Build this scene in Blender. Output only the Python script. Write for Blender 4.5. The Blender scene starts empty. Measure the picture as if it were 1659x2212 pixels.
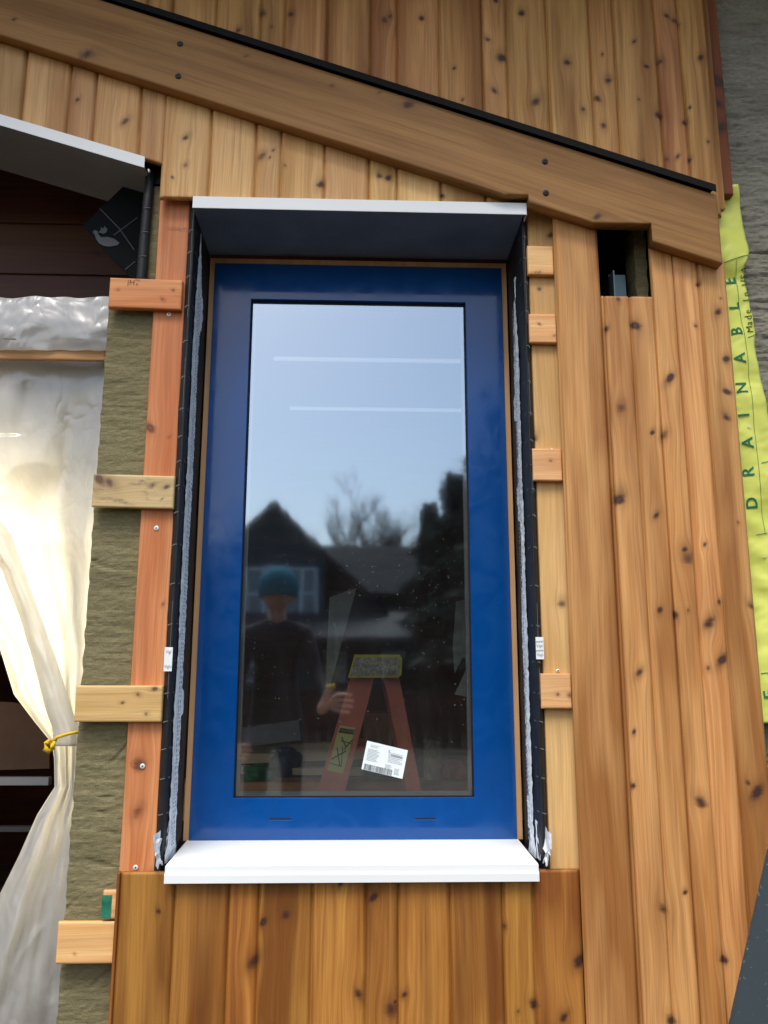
import bpy, bmesh, math, random
import numpy as np
from mathutils import Vector, Matrix, noise
random.seed(7); rng = np.random.default_rng(7)
S = bpy.context.scene; COL = S.collection
R = math.radians
CZ = 1.20            # lens height above the ground
D = 2.18             # lens to cladding face (cladding face is the plane Y = 0)
# ------------------------------------------------------------ camera
PITCH, YAW, ROLL = R(11.3997), R(1.9136), R(0.1177)
cam = bpy.data.cameras.new('camera'); cam.sensor_fit = 'VERTICAL'; cam.sensor_height = 36; cam.lens = 29.116
cam.clip_start = 0.02; cam.clip_end = 2000
co = bpy.data.objects.new('camera', cam); COL.objects.link(co); S.camera = co
fw = Vector((math.sin(YAW)*math.cos(PITCH), math.cos(YAW)*math.cos(PITCH), math.sin(PITCH)))
rt = Vector((math.cos(YAW), -math.sin(YAW), 0)); up = rt.cross(fw)
rt2 = rt*math.cos(ROLL)+up*math.sin(ROLL); up2 = -rt*math.sin(ROLL)+up*math.cos(ROLL)
m = Matrix((rt2, up2, -fw)).transposed().to_4x4(); m.translation = (0, -D, CZ); co.matrix_world = m
def P(px, py, Y=0.0):
    v = rt2*((px-829.5)/1789)-up2*((py-1106)/1789)+fw
    v = v/v.y*(D+Y); return Vector((v.x, Y, v.z+CZ))
GY = 0.262           # glass plane
def MP(px, py, Yv):  # a point of the world behind the camera, from where the pane mirrors it
    p = P(px, py, Yv); return Vector((p.x, 2*GY-p.y, p.z))
# ------------------------------------------------------------ sky, sun, exposure
w = bpy.data.worlds.new('World'); S.world = w; w.use_nodes = True
nt = w.node_tree; bg = nt.nodes['Background']
sky = nt.nodes.new('ShaderNodeTexSky'); sky.sky_type = 'NISHITA'; sky.sun_disc = False
SUN_EL, SUN_ROT = R(48), R(200)
sky.sun_elevation = SUN_EL; sky.sun_rotation = SUN_ROT; sky.air_density = 1.2; sky.dust_density = 1.6; sky.ozone_density = 1.0
hs = nt.nodes.new('ShaderNodeHueSaturation'); hs.inputs['Saturation'].default_value = 0.98
nt.links.new(sky.outputs[0], hs.inputs['Color']); nt.links.new(hs.outputs[0], bg.inputs[0])
bg.inputs[1].default_value = 0.115
sl = bpy.data.lights.new('sun', 'SUN'); sl.energy = 2.9; sl.angle = R(34); sl.color = (1, .95, .86)
so = bpy.data.objects.new('sun', sl); COL.objects.link(so)
so.rotation_euler = Vector((-.15, -.75, 1.7)).to_track_quat('Z', 'Y').to_euler()
S.view_settings.view_transform = 'Standard'; S.view_settings.look = 'None'; S.view_settings.gamma = 1
S.view_settings.exposure = 0.66
S.cycles.max_bounces = 8; S.cycles.transparent_max_bounces = 12
# ------------------------------------------------------------ helpers
def tag(o, label=None, cat=None, group=None, kind=None):
    if label: o['label'] = label
    if cat: o['category'] = cat
    if group: o['group'] = group
    if kind: o['kind'] = kind
    return o
def thing(name, loc, label, cat, group=None):
    o = bpy.data.objects.new(name, None); o.empty_display_size = .1; COL.objects.link(o); o.location = loc
    return tag(o, label, cat, group)
def link(name, me, mat, parent=None, smooth=False):
    o = bpy.data.objects.new(name, me); COL.objects.link(o)
    if mat: me.materials.append(mat)
    if smooth: me.shade_smooth()
    if parent:
        o.parent = parent
        o.matrix_parent_inverse = Matrix.Translation(-parent_origin(parent))
    return o
def parent_origin(p):
    v = Vector((0, 0, 0))
    while p is not None and p.type == 'EMPTY':
        v += p.location; p = p.parent
    return v
def mesh(name, V, F, mat, parent=None, smooth=False):
    me = bpy.data.meshes.new(name); me.from_pydata([tuple(v) for v in V], [], F); me.update()
    return link(name, me, mat, parent, smooth)
class MB:
    def __init__(s): s.bm = bmesh.new()
    def box(s, x0, x1, y0, y1, z0, z1, rot=None, piv=None):
        r = bmesh.ops.create_cube(s.bm, size=1)
        for v in r['verts']:
            v.co = Vector(((x0+x1)/2+v.co.x*(x1-x0), (y0+y1)/2+v.co.y*(y1-y0), (z0+z1)/2+v.co.z*(z1-z0)))
            if rot is not None:
                pv = Vector(piv) if piv is not None else Vector(((x0+x1)/2, (y0+y1)/2, (z0+z1)/2))
                v.co = rot @ (v.co-pv)+pv
        return r['verts']
    def bar(s, a, b, w, d, upv=(0, 0, 1)):      # square bar from a to b: w across, d in depth
        a, b = Vector(a), Vector(b); t = (b-a).normalized(); q = t.cross(Vector((0, 1, 0)))
        if q.length < .1: q = t.cross(Vector(upv))
        q.normalize(); n = t.cross(q).normalized()
        vs = [s.bm.verts.new(p+q*i*w/2+n*j*d/2) for p in (a, b) for i, j in ((-1, -1), (1, -1), (1, 1), (-1, 1))]
        for f in ((0, 1, 2, 3), (7, 6, 5, 4), (0, 4, 5, 1), (1, 5, 6, 2), (2, 6, 7, 3), (3, 7, 4, 0)): s.bm.faces.new([vs[i] for i in f])
    def tube(s, pts, rad, n=8, cap=True):
        pts = [Vector(p) for p in pts]; rings = []
        for i, p in enumerate(pts):
            t = (pts[min(i+1, len(pts)-1)]-pts[max(i-1, 0)]).normalized()
            q = t.cross(Vector((.31, .2, .93))).normalized(); n2 = t.cross(q)
            r = rad[i] if hasattr(rad, '__len__') else rad
            rings.append([s.bm.verts.new(p+(q*math.cos(2*math.pi*k/n)+n2*math.sin(2*math.pi*k/n))*r) for k in range(n)])
        for a, b in zip(rings, rings[1:]):
            for k in range(n): s.bm.faces.new((a[k], a[(k+1) % n], b[(k+1) % n], b[k]))
        if cap: s.bm.faces.new(rings[0][::-1]); s.bm.faces.new(rings[-1])
    def prism(s, pts, nrm, th):                 # flat polygon with thickness
        nrm = Vector(nrm).normalized(); a = [s.bm.verts.new(Vector(p)) for p in pts]; b = [s.bm.verts.new(Vector(p)+nrm*th) for p in pts]
        s.bm.faces.new(a); s.bm.faces.new(b[::-1]); n = len(a)
        for i in range(n): s.bm.faces.new((a[i], b[i], b[(i+1) % n], a[(i+1) % n]))
    def ball(s, c, r, sc=(1, 1, 1), u=14, v=9):
        rr = bmesh.ops.create_uvsphere(s.bm, u_segments=u, v_segments=v, radius=r)
        for q in rr['verts']: q.co = Vector((q.co.x*sc[0], q.co.y*sc[1], q.co.z*sc[2]))+Vector(c)
    def build(s, name, mat, parent=None, smooth=False, bevel=0):
        if bevel: bmesh.ops.bevel(s.bm, geom=s.bm.edges[:], offset=bevel, segments=2, affect='EDGES', clamp_overlap=True)
        bmesh.ops.recalc_face_normals(s.bm, faces=s.bm.faces[:])
        me = bpy.data.meshes.new(name); s.bm.to_mesh(me); s.bm.free()
        return link(name, me, mat, parent, smooth)
def text(name, body, size, loc, rotz, mat, parent=None, normal_rot=(R(90), 0, 0), sx=1.0, bold=0.0):
    cu = bpy.data.curves.new(name, 'FONT'); cu.body = body; cu.size = size; cu.align_x = 'CENTER'; cu.align_y = 'CENTER'; cu.offset = bold; cu.resolution_u = 3
    t = bpy.data.objects.new('tmp', cu); COL.objects.link(t); bpy.context.view_layer.update()
    me = bpy.data.meshes.new_from_object(t.evaluated_get(bpy.context.evaluated_depsgraph_get()))
    bpy.data.objects.remove(t)
    from mathutils import Euler
    M = Matrix.Translation(loc) @ Euler(normal_rot).to_matrix().to_4x4() @ Matrix.Rotation(rotz, 4, 'Z') @ Matrix.Diagonal((sx, 1, 1, 1))
    me.transform(M)
    me.name = name; me.materials.clear()
    return link(name, me, mat, parent)
# ------------------------------------------------------------ materials
def newmat(name):
    mt = bpy.data.materials.new(name); mt.use_nodes = True; n = mt.node_tree
    return mt, n, n.nodes['Principled BSDF']
def nd(n, typ, **k):
    x = n.nodes.new(typ)
    for a, b in k.items():
        if a.startswith('i_'): x.inputs[a[2:]].default_value = b
        else: setattr(x, a, b)
    return x
def mathn(n, op, a, b=None, c=None, clamp=False):
    x = n.nodes.new('ShaderNodeMath'); x.operation = op; x.use_clamp = clamp
    for i, v in enumerate((a, b, c)):
        if v is None: continue
        if hasattr(v, 'is_output') or hasattr(v, 'links'): n.links.new(v, x.inputs[i])
        else: x.inputs[i].default_value = v
    return x.outputs[0]
def mix(n, fac, a, b, mode='MIX'):
    x = n.nodes.new('ShaderNodeMix'); x.data_type = 'RGBA'; x.blend_type = mode; x.clamp_factor = True
    for i, v in ((0, fac), (6, a), (7, b)):
        if hasattr(v, 'links'): n.links.new(v, x.inputs[i])
        elif i == 0: x.inputs[i].default_value = v
        else: x.inputs[i].default_value = (*v, 1) if len(v) == 3 else v
    return x.outputs[2]
def ramp(n, fac, lo, hi):
    x = n.nodes.new('ShaderNodeMapRange'); x.inputs[1].default_value = lo; x.inputs[2].default_value = hi
    n.links.new(fac, x.inputs[0]); return x.outputs[0]
def nz(n, vec, scale, detail=4, rough=.55, sc=None, dist=0):
    x = n.nodes.new('ShaderNodeTexNoise'); x.inputs['Scale'].default_value = scale; x.inputs['Detail'].default_value = detail
    x.inputs['Roughness'].default_value = rough; x.inputs['Distortion'].default_value = dist
    if sc:
        mp = n.nodes.new('ShaderNodeMapping'); mp.inputs['Scale'].default_value = sc; n.links.new(vec, mp.inputs[0]); vec = mp.outputs[0]
    n.links.new(vec, x.inputs['Vector']); return x.outputs['Fac']
def bump(n, h, bsdf, strength=.3, dist=.002):
    b = n.nodes.new('ShaderNodeBump'); b.inputs['Strength'].default_value = strength; b.inputs['Distance'].default_value = dist
    n.links.new(h, b.inputs['Height']); n.links.new(b.outputs[0], bsdf.inputs['Normal'])
def wood(name, light, mid, dark, rough=.55, band=.55, knotc=(.035, .013, .012), stain=None, spec=.3, fine=.35):
    mt, n, b = newmat(name)
    a = nd(n, 'ShaderNodeAttribute', attribute_name='gc'); kn = nd(n, 'ShaderNodeAttribute', attribute_name='kn')
    sp = n.nodes.new('ShaderNodeSeparateXYZ'); n.links.new(kn.outputs['Vector'], sp.inputs[0])
    g = a.outputs['Vector']
    n1 = nz(n, g, 1, 4, .65, (46, 1.0, 1.7), .3); n2 = nz(n, g, 1, 2, .5, (11, .45, 1.3), .4); n3 = nz(n, g, 1, 2, .5, (330, 7, 1)); n4 = nz(n, g, 1, 2, .5, (7, 1.6, 2.1))
    c = mix(n, ramp(n, n1, .35, .68), light, mid)
    c = mix(n, mathn(n, 'MULTIPLY', ramp(n, n2, .44, .60), band), c, dark)
    c = mix(n, mathn(n, 'MULTIPLY', ramp(n, n4, .5, .62), .5), c, light)
    n5 = nz(n, g, 1, 2, .5, (16, 2.2, 3.1)); c = mix(n, mathn(n, 'MULTIPLY', ramp(n, n5, .5, .75), .4), c, tuple(x*.62 for x in mid))
    f = mathn(n, 'MULTIPLY_ADD', ramp(n, n3, .3, .7), fine*.5, 1-fine*.25)
    f = mathn(n, 'MULTIPLY', f, sp.outputs[2])
    hsv = nd(n, 'ShaderNodeHueSaturation'); n.links.new(c, hsv.inputs['Color']); n.links.new(f, hsv.inputs['Value']); hsv.inputs['Saturation'].default_value = 1.06
    sg = n.nodes.new('ShaderNodeSeparateXYZ'); n.links.new(g, sg.inputs[0])
    wn = nd(n, 'ShaderNodeTexWhiteNoise', noise_dimensions='1D'); n.links.new(sg.outputs[2], wn.inputs['W'])
    n.links.new(mathn(n, 'MULTIPLY_ADD', wn.outputs[0], .022, .489), hsv.inputs['Hue'])
    c = hsv.outputs[0]
    n6 = nz(n, g, 1, 2, .6, (100, 2.2, 4.1), .2); c = mix(n, mathn(n, 'MULTIPLY', ramp(n, n6, .50, .68), .34), c, tuple(x*.75 for x in dark))
    c = mix(n, mathn(n, 'MULTIPLY', sp.outputs[1], .8), c, tuple(x*.55 for x in dark))
    kd = mathn(n, 'ADD', sp.outputs[0], mathn(n, 'MULTIPLY_ADD', nz(n, g, 1, 3, .6, (75, 75, 1)), .7, -.35))
    c = mix(n, mathn(n, 'MULTIPLY', ramp(n, kd, .18, .68), .9), c, knotc)
    c = mix(n, mathn(n, 'MULTIPLY', ramp(n, kd, .70, .95), .5), c, tuple(x*2.0+.01 for x in knotc))
    if stain:
        st = nz(n, g, 1, 4, .7, (22, 9, 3)); c = mix(n, mathn(n, 'MULTIPLY', ramp(n, st, .50, .62), .75), c, stain)
    n.links.new(c, b.inputs['Base Color']); b.inputs['Roughness'].default_value = rough; b.inputs['Specular IOR Level'].default_value = spec
    bump(n, mathn(n, 'ADD', n3, mathn(n, 'MULTIPLY', n1, 1.5)), b, .35, .0008)
    return mt
def plain(name, col, rough=.5, spec=.4, metal=0, nscale=0, namp=.15, bmp=0, bscale=60, sc=(1, 1, 1), coat=0):
    mt, n, b = newmat(name)
    tc = nd(n, 'ShaderNodeNewGeometry').outputs['Position']
    if nscale:
        f = nz(n, tc, nscale, 4, .6, sc); c = mix(n, ramp(n, f, .3, .7), tuple(x*(1-namp) for x in col), tuple(min(1, x*(1+namp)) for x in col))
        n.links.new(c, b.inputs['Base Color'])
    else: b.inputs['Base Color'].default_value = (*col, 1)
    b.inputs['Roughness'].default_value = rough; b.inputs['Specular IOR Level'].default_value = spec; b.inputs['Metallic'].default_value = metal
    if coat: b.inputs['Coat Weight'].default_value = coat
    if bmp: bump(n, nz(n, tc, bscale, 4, .6, sc), b, bmp, .004)
    return mt
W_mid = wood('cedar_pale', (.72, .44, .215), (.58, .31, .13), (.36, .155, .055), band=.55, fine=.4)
W_up = wood('cedar_upper', (.62, .35, .145), (.45, .215, .075), (.22, .082, .028), band=.7, fine=.4)
W_right = wood('cedar_right', (.66, .375, .16), (.50, .235, .085), (.25, .092, .027), band=.75, fine=.4)
W_low = wood('cedar_lower', (.54, .26, .082), (.31, .115, .033), (.16, .050, .016), band=.85, fine=.35)  # darker, redder tone for the boards below the sill
W_beam = wood('beam_cedar', (.36, .185, .077), (.265, .125, .047), (.17, .072, .026), band=.5, rough=.6, fine=.35)
W_red = wood('fir_red', (.74, .39, .19), (.60, .24, .10), (.40, .115, .042), band=.55, knotc=(.12, .04, .02))
W_pale = wood('spruce_pale', (.76, .50, .25), (.66, .38, .165), (.48, .24, .09), band=.35, knotc=(.10, .05, .03))
W_salmon = wood('fir_salmon', (.78, .48, .25), (.68, .35, .16), (.50, .22, .09), band=.4, knotc=(.14, .06, .04))
W_grey = wood('spruce_stained', (.64, .47, .27), (.54, .37, .20), (.38, .25, .14), band=.5, stain=(.16, .10, .07), knotc=(.09, .05, .035))
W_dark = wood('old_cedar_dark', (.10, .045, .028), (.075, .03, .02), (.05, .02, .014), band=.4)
W_end = wood('cedar_red_trim', (.27, .10, .035), (.19, .055, .018), (.10, .03, .012), band=.7)
# ------------------------------------------------------------ grained timber
def slab(name, mat, pieces, parent=None):
    """pieces: dicts with x0,x1,zb,zt (functions or numbers), yf, th, ang (grain direction), knots [(x,z,r)], seed, tone, groove"""
    V, F, GC, KN = [], [], [], []; base = 0
    for p in pieces:
        x0, x1 = p['x0'], p['x1']; zb, zt = p['zb'], p['zt']; res = p.get('res', .005)
        fb = zb if callable(zb) else (lambda x, v=zb: np.full_like(x, v)); ft = zt if callable(zt) else (lambda x, v=zt: np.full_like(x, v))
        yf, th = p['yf'], p['th']; g = p.get('groove', 0)
        if g: edge = [(0, .009), (.0022, .009), (.0028, .005), (.009, .0)]
        else: c = p.get('ch', .0018); edge = [(0, c), (c, 0)]
        w_ = x1-x0; nx = max(2, int((w_-2*edge[-1][0])/res)+1)
        L = [e for e in edge]; xs = [x0+e[0] for e in L]+list(np.linspace(x0+edge[-1][0], x1-edge[-1][0], nx+1)[1:-1])+[x1-e[0] for e in reversed(L)]
        ye = [e[1] for e in L]+[0]*(nx-1)+[e[1] for e in reversed(L)]
        for cxx in p.get('cols', []): xs.append(cxx); ye.append(0)
        o_ = np.argsort(xs, kind='stable'); xs = np.array(xs)[o_]; ye = np.array(ye)[o_]; H = float(np.max(ft(xs)-fb(xs)))
        nzv = max(2, int(H/res)); c = .0018
        ts = np.concatenate([[0, c/H], np.linspace(c/H, 1-c/H, nzv)[1:-1], [1-c/H, 1]])
        tz = np.zeros(len(ts)); tz[0] = c; tz[-1] = c
        X = np.repeat(xs[None, :], len(ts), 0); B, T = fb(xs)[None, :], ft(xs)[None, :]
        Z = B+(T-B)*ts[:, None]; Y = yf+np.maximum(ye[None, :], tz[:, None])
        nr, nc = X.shape; nx = nc-1
        front = np.stack([X, Y, Z], -1).reshape(-1, 3)
        idx = np.arange(nr*nc).reshape(nr, nc)+base
        q = np.stack([idx[:-1, :-1], idx[:-1, 1:], idx[1:, 1:], idx[1:, :-1]], -1).reshape(-1, 4)
        F.append(q)
        rim = np.concatenate([idx[0, :], idx[1:, -1], idx[-1, -2::-1], idx[-2:0:-1, 0]])
        bk = front[rim-base].copy(); bk[:, 1] = yf+th
        bi = np.arange(len(rim))+base+nr*nc
        r2, b2 = np.roll(rim, -1), np.roll(bi, -1)
        F.append(np.stack([rim, bi, b2, r2], -1))
        # back face (two triangles-free quad via corners)
        ii = np.arange(nc-1); tp_i = nc-1+nr-1+(nc-1-ii)
        F.append(np.stack([bi[ii], bi[tp_i % len(bi)], bi[(tp_i-1) % len(bi)], bi[ii+1]], -1))
        allv = np.concatenate([front, bk]); V.append(allv); base += len(allv)
        ang = p.get('ang', 90); ca, sa = math.cos(R(ang)), math.sin(R(ang))
        along = allv[:, 0]*ca+allv[:, 2]*sa; across = -allv[:, 0]*sa+allv[:, 2]*ca
        dy = allv[:, 1]-yf
        uw = across.copy()+dy*.7; kn = np.zeros(len(allv)); ha = np.zeros(len(allv))
        for (kx, kz, kr) in p.get('knots', []):
            ka = kx*ca+kz*sa; ku = -kx*sa+kz*ca
            du, dv = across-ku, along-ka
            h1, h2 = (abs(kx)*9713) % 1, (abs(kz)*5377) % 1; tilt = (h1-.5)*1.1; du2 = (du+dv*tilt)/(.8+.5*h2)
            d2 = (du2/kr)**2+(dv/(kr*1.12))**2
            kn = np.maximum(kn, np.exp(-d2*.75)*(.58+.42*((abs(kx)*7919) % 1)))
            dvo = dv-kr*(h2-.35)*1.6; ha = np.maximum(ha, np.exp(-((du2/(kr*1.6))**2+(dvo/(kr*2.4))**2))*(.35+.5*h1))
            uw -= du*.75*np.exp(-((du/(kr*2.6))**2+(dv/(kr*5))**2))
        uw += .004*np.sin(along*3.1+p.get('seed', 0)*2.7)+.0025*np.sin(along*7.7+p.get('seed', 0))
        GC.append(np.stack([uw, along, np.full(len(allv), p.get('seed', 0)*1.37)], -1))
        KN.append(np.stack([kn, ha, np.full(len(allv), p.get('tone', 1.0))], -1))
    V = np.concatenate(V); F = np.concatenate(F); V[:, 2] += CZ
    me = bpy.data.meshes.new(name)
    me.vertices.add(len(V)); me.vertices.foreach_set('co', V.astype(np.float32).ravel())
    me.loops.add(F.size); me.loops.foreach_set('vertex_index', F.astype(np.int32).ravel())
    me.polygons.add(len(F)); me.polygons.foreach_set('loop_start', np.arange(0, F.size, 4, dtype=np.int32))
    try: me.polygons.foreach_set('loop_total', np.full(len(F), 4, dtype=np.int32))
    except Exception: pass
    me.update(calc_edges=True); me.validate()
    a = me.attributes.new('gc', 'FLOAT_VECTOR', 'POINT'); a.data.foreach_set('vector', np.concatenate(GC).astype(np.float32).ravel())
    a = me.attributes.new('kn', 'FLOAT_VECTOR', 'POINT'); a.data.foreach_set('vector', np.concatenate(KN).astype(np.float32).ravel())
    return link(name, me, mat, parent)
def crop(ox, oy, s, L):      # marks measured on enlargements -> wall coordinates
    o = []
    for a, b, r in L:
        p = P((ox+a/s)*.6636, (oy+b/s)*.6636, 0); o.append((p.x, p.z-CZ, r/s*.6636*.00132))
    return o
KU = crop(800, 0, 1.843, [(105, 75, 20), (270, 85, 14), (318, 330, 15), (835, 120, 22), (865, 100, 14), (1055, 110, 15), (1450, 235, 18), (1535, 350, 26), (1492, 545, 17), (797, 500, 8), (1250, 410, 8), (1300, 600, 8), (155, 160, 9), (1500, 5, 14), (962, 525, 7)]) + \
    crop(1600, 0, 1.843, [(180, 80, 18), (455, 375, 20), (265, 612, 24), (550, 655, 16), (665, 325, 10), (700, 485, 17), (635, 590, 20), (672, 752, 17), (855, 250, 10), (930, 400, 14), (1010, 370, 17), (1050, 95, 18), (1105, 130, 24), (1255, 345, 17), (1005, 690, 20), (885, 597, 8), (1117, 938, 13), (1055, 955, 12), (1190, 955, 12), (1160, 735, 13), (1300, 850, 9), (910, 960, 7), (1190, 645, 9)]) + \
    crop(0, 0, 1.327, [(1030, 130, 11), (490, -10, 10)])
KM = crop(0, 0, 1.327, [(540, 525, 13), (802, 595, 10), (745, 765, 8), (800, 715, 8), (1130, 675, 15), (1180, 650, 6), (1165, 680, 6), (335, 430, 10), (1385, 795, 14), (1640, 760, 11)]) + \
    crop(800, 0, 1.843, [(855, 1068, 16), (235, 992, 8), (1180, 1170, 14)])
KR = crop(1600, 600, 1.843, [(760, 690, 12), (690, 865, 16), (865, 850, 24), (1072, 1160, 24), (775, 1345, 25), (1035, 1503, 20), (965, 1490, 10), (765, 1890, 25), (990, 1985, 14), (1360, 765, 19), (1375, 685, 8), (1225, 850, 9), (1408, 1050, 19), (1412, 1245, 18), (1410, 1400, 17), (1240, 600, 11), (1160, 2190, 13), (1280, 2160, 9)]) + \
    crop(1600, 1600, 1.843, [(1180, 400, 28), (1480, 185, 9), (1280, 322, 10), (1010, 712, 16), (1103, 742, 20), (1180, 712, 9), (1365, 660, 12), (1305, 788, 27), (1560, 685, 19), (1385, 1008, 25), (1300, 1060, 13), (888, 1085, 18), (855, 1442, 11), (850, 1765, 11), (1255, 1865, 25), (1595, 1800, 32), (1540, 1750, 11)]) + \
    crop(1800, 2500, 2.37, [(850, 1085, 30), (1018, 962, 12), (205, 1490, 34), (1318, 1480, 22), (915, 1950, 26), (620, 140, 13), (80, 1930, 22)])
KL = crop(350, 2800, 1.746, [(290, 290, 10), (827, 580, 24), (885, 352, 16), (1012, 312, 18), (1425, 760, 22), (1610, 855, 26), (1512, 212, 14), (1325, 130, 12), (1635, 805, 9)]) + \
    crop(1200, 2800, 2.074, [(240, 910, 15), (920, 450, 14), (1115, 975, 24), (1010, 1020, 9), (1320, 1060, 14)]) + [k for k in KR if k[0] < .6]
GX = [-1.26, -1.125, -.992, -.858, -.781, -.648, -.571, -.438, -.305, -.231, -.103, .028, .110, .238, .370, .444, .570, .701, .777, .906, .982, 1.068]
beam_top = lambda x: 1.722-.331*x
beam_bot = lambda x: 1.503-.328*x
def near(K, x0, x1, m=.012): return [k for k in K if x0-m < k[0] < x1+m]
rnd = random.Random(3)
# ------------------------------------------------------------ the setting: ground
G = [plain('dirt', (.055, .045, .034), .95, .1, nscale=3, namp=.35, bmp=.5, bscale=14)]
gm = MB(); r_ = bmesh.ops.create_grid(gm.bm, x_segments=60, y_segments=60, size=150)
for v in r_['verts']: v.co.z = -.0+ (noise.noise(v.co*.05)*.3-.15 if v.co.length > 8 else 0); v.co.y -= 40
tag(gm.build('ground', G[0], smooth=True), kind='structure')
# ------------------------------------------------------------ wall core (behind everything)
M_mem = plain('black_membrane', (.012, .013, .015), .5, .3, nscale=20, namp=.3, bmp=.35, bscale=34)
M_drk = plain('dark_void', (.010, .010, .012), .9, .1)
c = MB()
WX0, WX1 = -.476, .476; WZ0, WZ1 = -.455+CZ, 1.322+CZ
c.box(-.70, WX0, .076, .262, .02, 1.08+CZ); c.box(-.64, WX0, .076, .262, 1.08+CZ, 1.50+CZ)           # pier between the openings
c.box(.64, .692, .076, .262, .02, 2.4+CZ); c.box(WX1, .64, .078, .262, .02, 2.4+CZ)
c.box(.692, .87, .076, .262, .02, 1.02+CZ); c.box(.692, .87, .076, .262, 1.34+CZ, 2.4+CZ); c.box(.87, 1.09, .076, .262, .02, 2.4+CZ)
c.box(WX0, WX1, .076, .262, WZ1+.05, 2.4+CZ)
c.box(WX0, WX1, .076, .262, .02, WZ0-.02)
c.box(-.70, WX0, .076, .262, 1.50+CZ, 2.4+CZ)
c.box(-2.6, -.70, .076, .262, 1.64+CZ, 2.4+CZ)
wallcore = c.build('wall_membrane', M_mem)
tag(wallcore, 'black membrane faced wall core behind the battens and cladding', 'wall')
# ------------------------------------------------------------ cladding
def clad(name, mat, lab, boards, parent=None):
    o = slab(name, mat, boards, parent); tag(o, lab, 'wood cladding', 'cedar board cladding'); return o
def bd(x0, x1, zb, zt, K, i, tone=None, groove=1, res=.005):
    return dict(x0=x0, x1=x1, zb=zb, zt=zt, yf=0.0, th=.019, knots=near(K, x0, x1), seed=i+1, tone=tone if tone else rnd.uniform(.86, 1.1), groove=groove, res=res)
tu = {5: .92, 6: 1.0, 7: .95, 8: .9, 9: .98, 10: .95, 11: .92, 12: .98, 13: 1.0, 14: 1.02, 15: .93, 16: 1.0, 17: 1.02, 18: .98, 19: .97, 20: 1.05}
clad('upper_cladding', W_up, 'brown knotty cedar boards above the sloping beam and its black flashing',
     [bd(GX[i], GX[i+1], lambda x: beam_top(x)-.03, 2.32, KU, i+30, tu.get(i)) for i in range(4, 21)] + [bd(1.068, 1.072, 1.36, 2.32, [], 60)])
opening_line = lambda x: 1.469-.300*(x+.578)+.0
tm = {1: .84, 2: 1.0, 3: .88, 4: 1.02, 5: .95, 6: 1.04, 7: 1.06, 8: 1.0, 9: 1.05, 10: .98, 11: 1.04, 12: 1.06, 13: .85}
tm2 = {5: .93, 8: 1.02, 10: .93}
mid = []
for i in range(0, 15):
    a, b = GX[i], GX[i+1]
    if b <= -.57: mid.append(bd(a, b, opening_line, lambda x: beam_bot(x)+.05, KM, i, tm.get(i)))
    elif i == 6: mid.append(bd(-.578, b, 1.361, lambda x: beam_bot(x)+.05, KM, i, 1.04))
    elif a < .42: mid.append(bd(a, b, 1.361, lambda x: np.maximum(beam_bot(x)+.05, 1.364), KM, i, tm.get(i)))
clad('cladding_below_beam', W_mid, 'pale cedar boards between the sloping beam and the white window head trim', mid)
rb = []
HX0, HX1, HZ0, HZ1 = .694, .846, 1.077, 1.40
rt_top = lambda x: beam_bot(x)+.04
tr = [.96, .98, 1.02, 1.10, .92, .96]
RX = [.566, .701, .777, .906, .982, 1.064]
for i in range(5):
    a, b = RX[i], RX[i+1]; sd = 80+i
    if i == 0:
        rb += [bd(a, HX0, -1.19, rt_top, KR, sd, tr[i]), bd(HX0, b, -1.19, HZ0, KR, sd, tr[i], 0)]
    elif i == 1: rb.append(bd(a, b, -1.19, HZ0, KR, sd, tr[i]))
    elif i == 2: rb += [bd(a, HX1, -1.19, HZ0, KR, sd, tr[i]), bd(HX1, b, -1.19, rt_top, KR, sd, tr[i], 0)]
    else: rb.append(bd(a, b, -1.19, rt_top, KR, sd, tr[i]))
clad('right_cladding', W_right, 'tall knotty cedar boards right of the window running down past the square hole', rb)
BX = [-.571, -.436, -.304, -.231, -.102, .030, .111, .238, .368, .444, .562]
tl = [.86, .80, 1.12, .96, .98, 1.0, .95, .93, .9, 1.12]
clad('lower_cladding', W_low, 'dark cedar boards below the white window sill',
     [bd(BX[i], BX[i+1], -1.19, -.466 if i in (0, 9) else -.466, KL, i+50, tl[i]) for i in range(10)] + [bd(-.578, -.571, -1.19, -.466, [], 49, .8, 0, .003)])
o = slab('cedar_corner_trim', W_end, [dict(x0=1.074, x1=1.112, zb=1.415, zt=2.32, yf=.012, th=.03, seed=99, tone=1, knots=[(1.09, 1.72, .010), (1.095, 1.64, .016), (1.09, 1.80, .02)])])
tag(o, 'narrow reddish brown cedar strip at the right end of the upper boards', 'trim board')
# ------------------------------------------------------------ beam, drip edge
M_bolt = plain('dark_bolt', (.03, .035, .045), .45, .5, .6)
beam = thing('sloping_beam', (.0, -.02, 1.6+CZ), 'long sloping cedar beam with four dark bolt heads and a notched right end', 'beam')
KB = crop(800, 0, 1.843, [(970, 682, 26), (800, 612, 9), (520, 570, 9)])+crop(0, 0, 1.327, [(392, 278, 24), (1070, 285, 8), (85, 128, 8)])+crop(1250, 0, 1.327, [(905, 968, 14)])
def beam_lo(x):
    z = np.array(beam_bot(x)); z = np.where((x > .415) & (x < .486), 1.366, z); return np.where((x > .668) & (x < .838), 1.283, z)
slab('beam_timber', W_beam, [dict(x0=-1.6, x1=1.036, zb=beam_lo, zt=beam_top, yf=-.04, th=.0385, ang=-18.2, knots=KB, seed=7, tone=1, res=.006, cols=[.4149, .4151, .4859, .4861, .6679, .6681, .8379, .8381])], beam)
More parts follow.
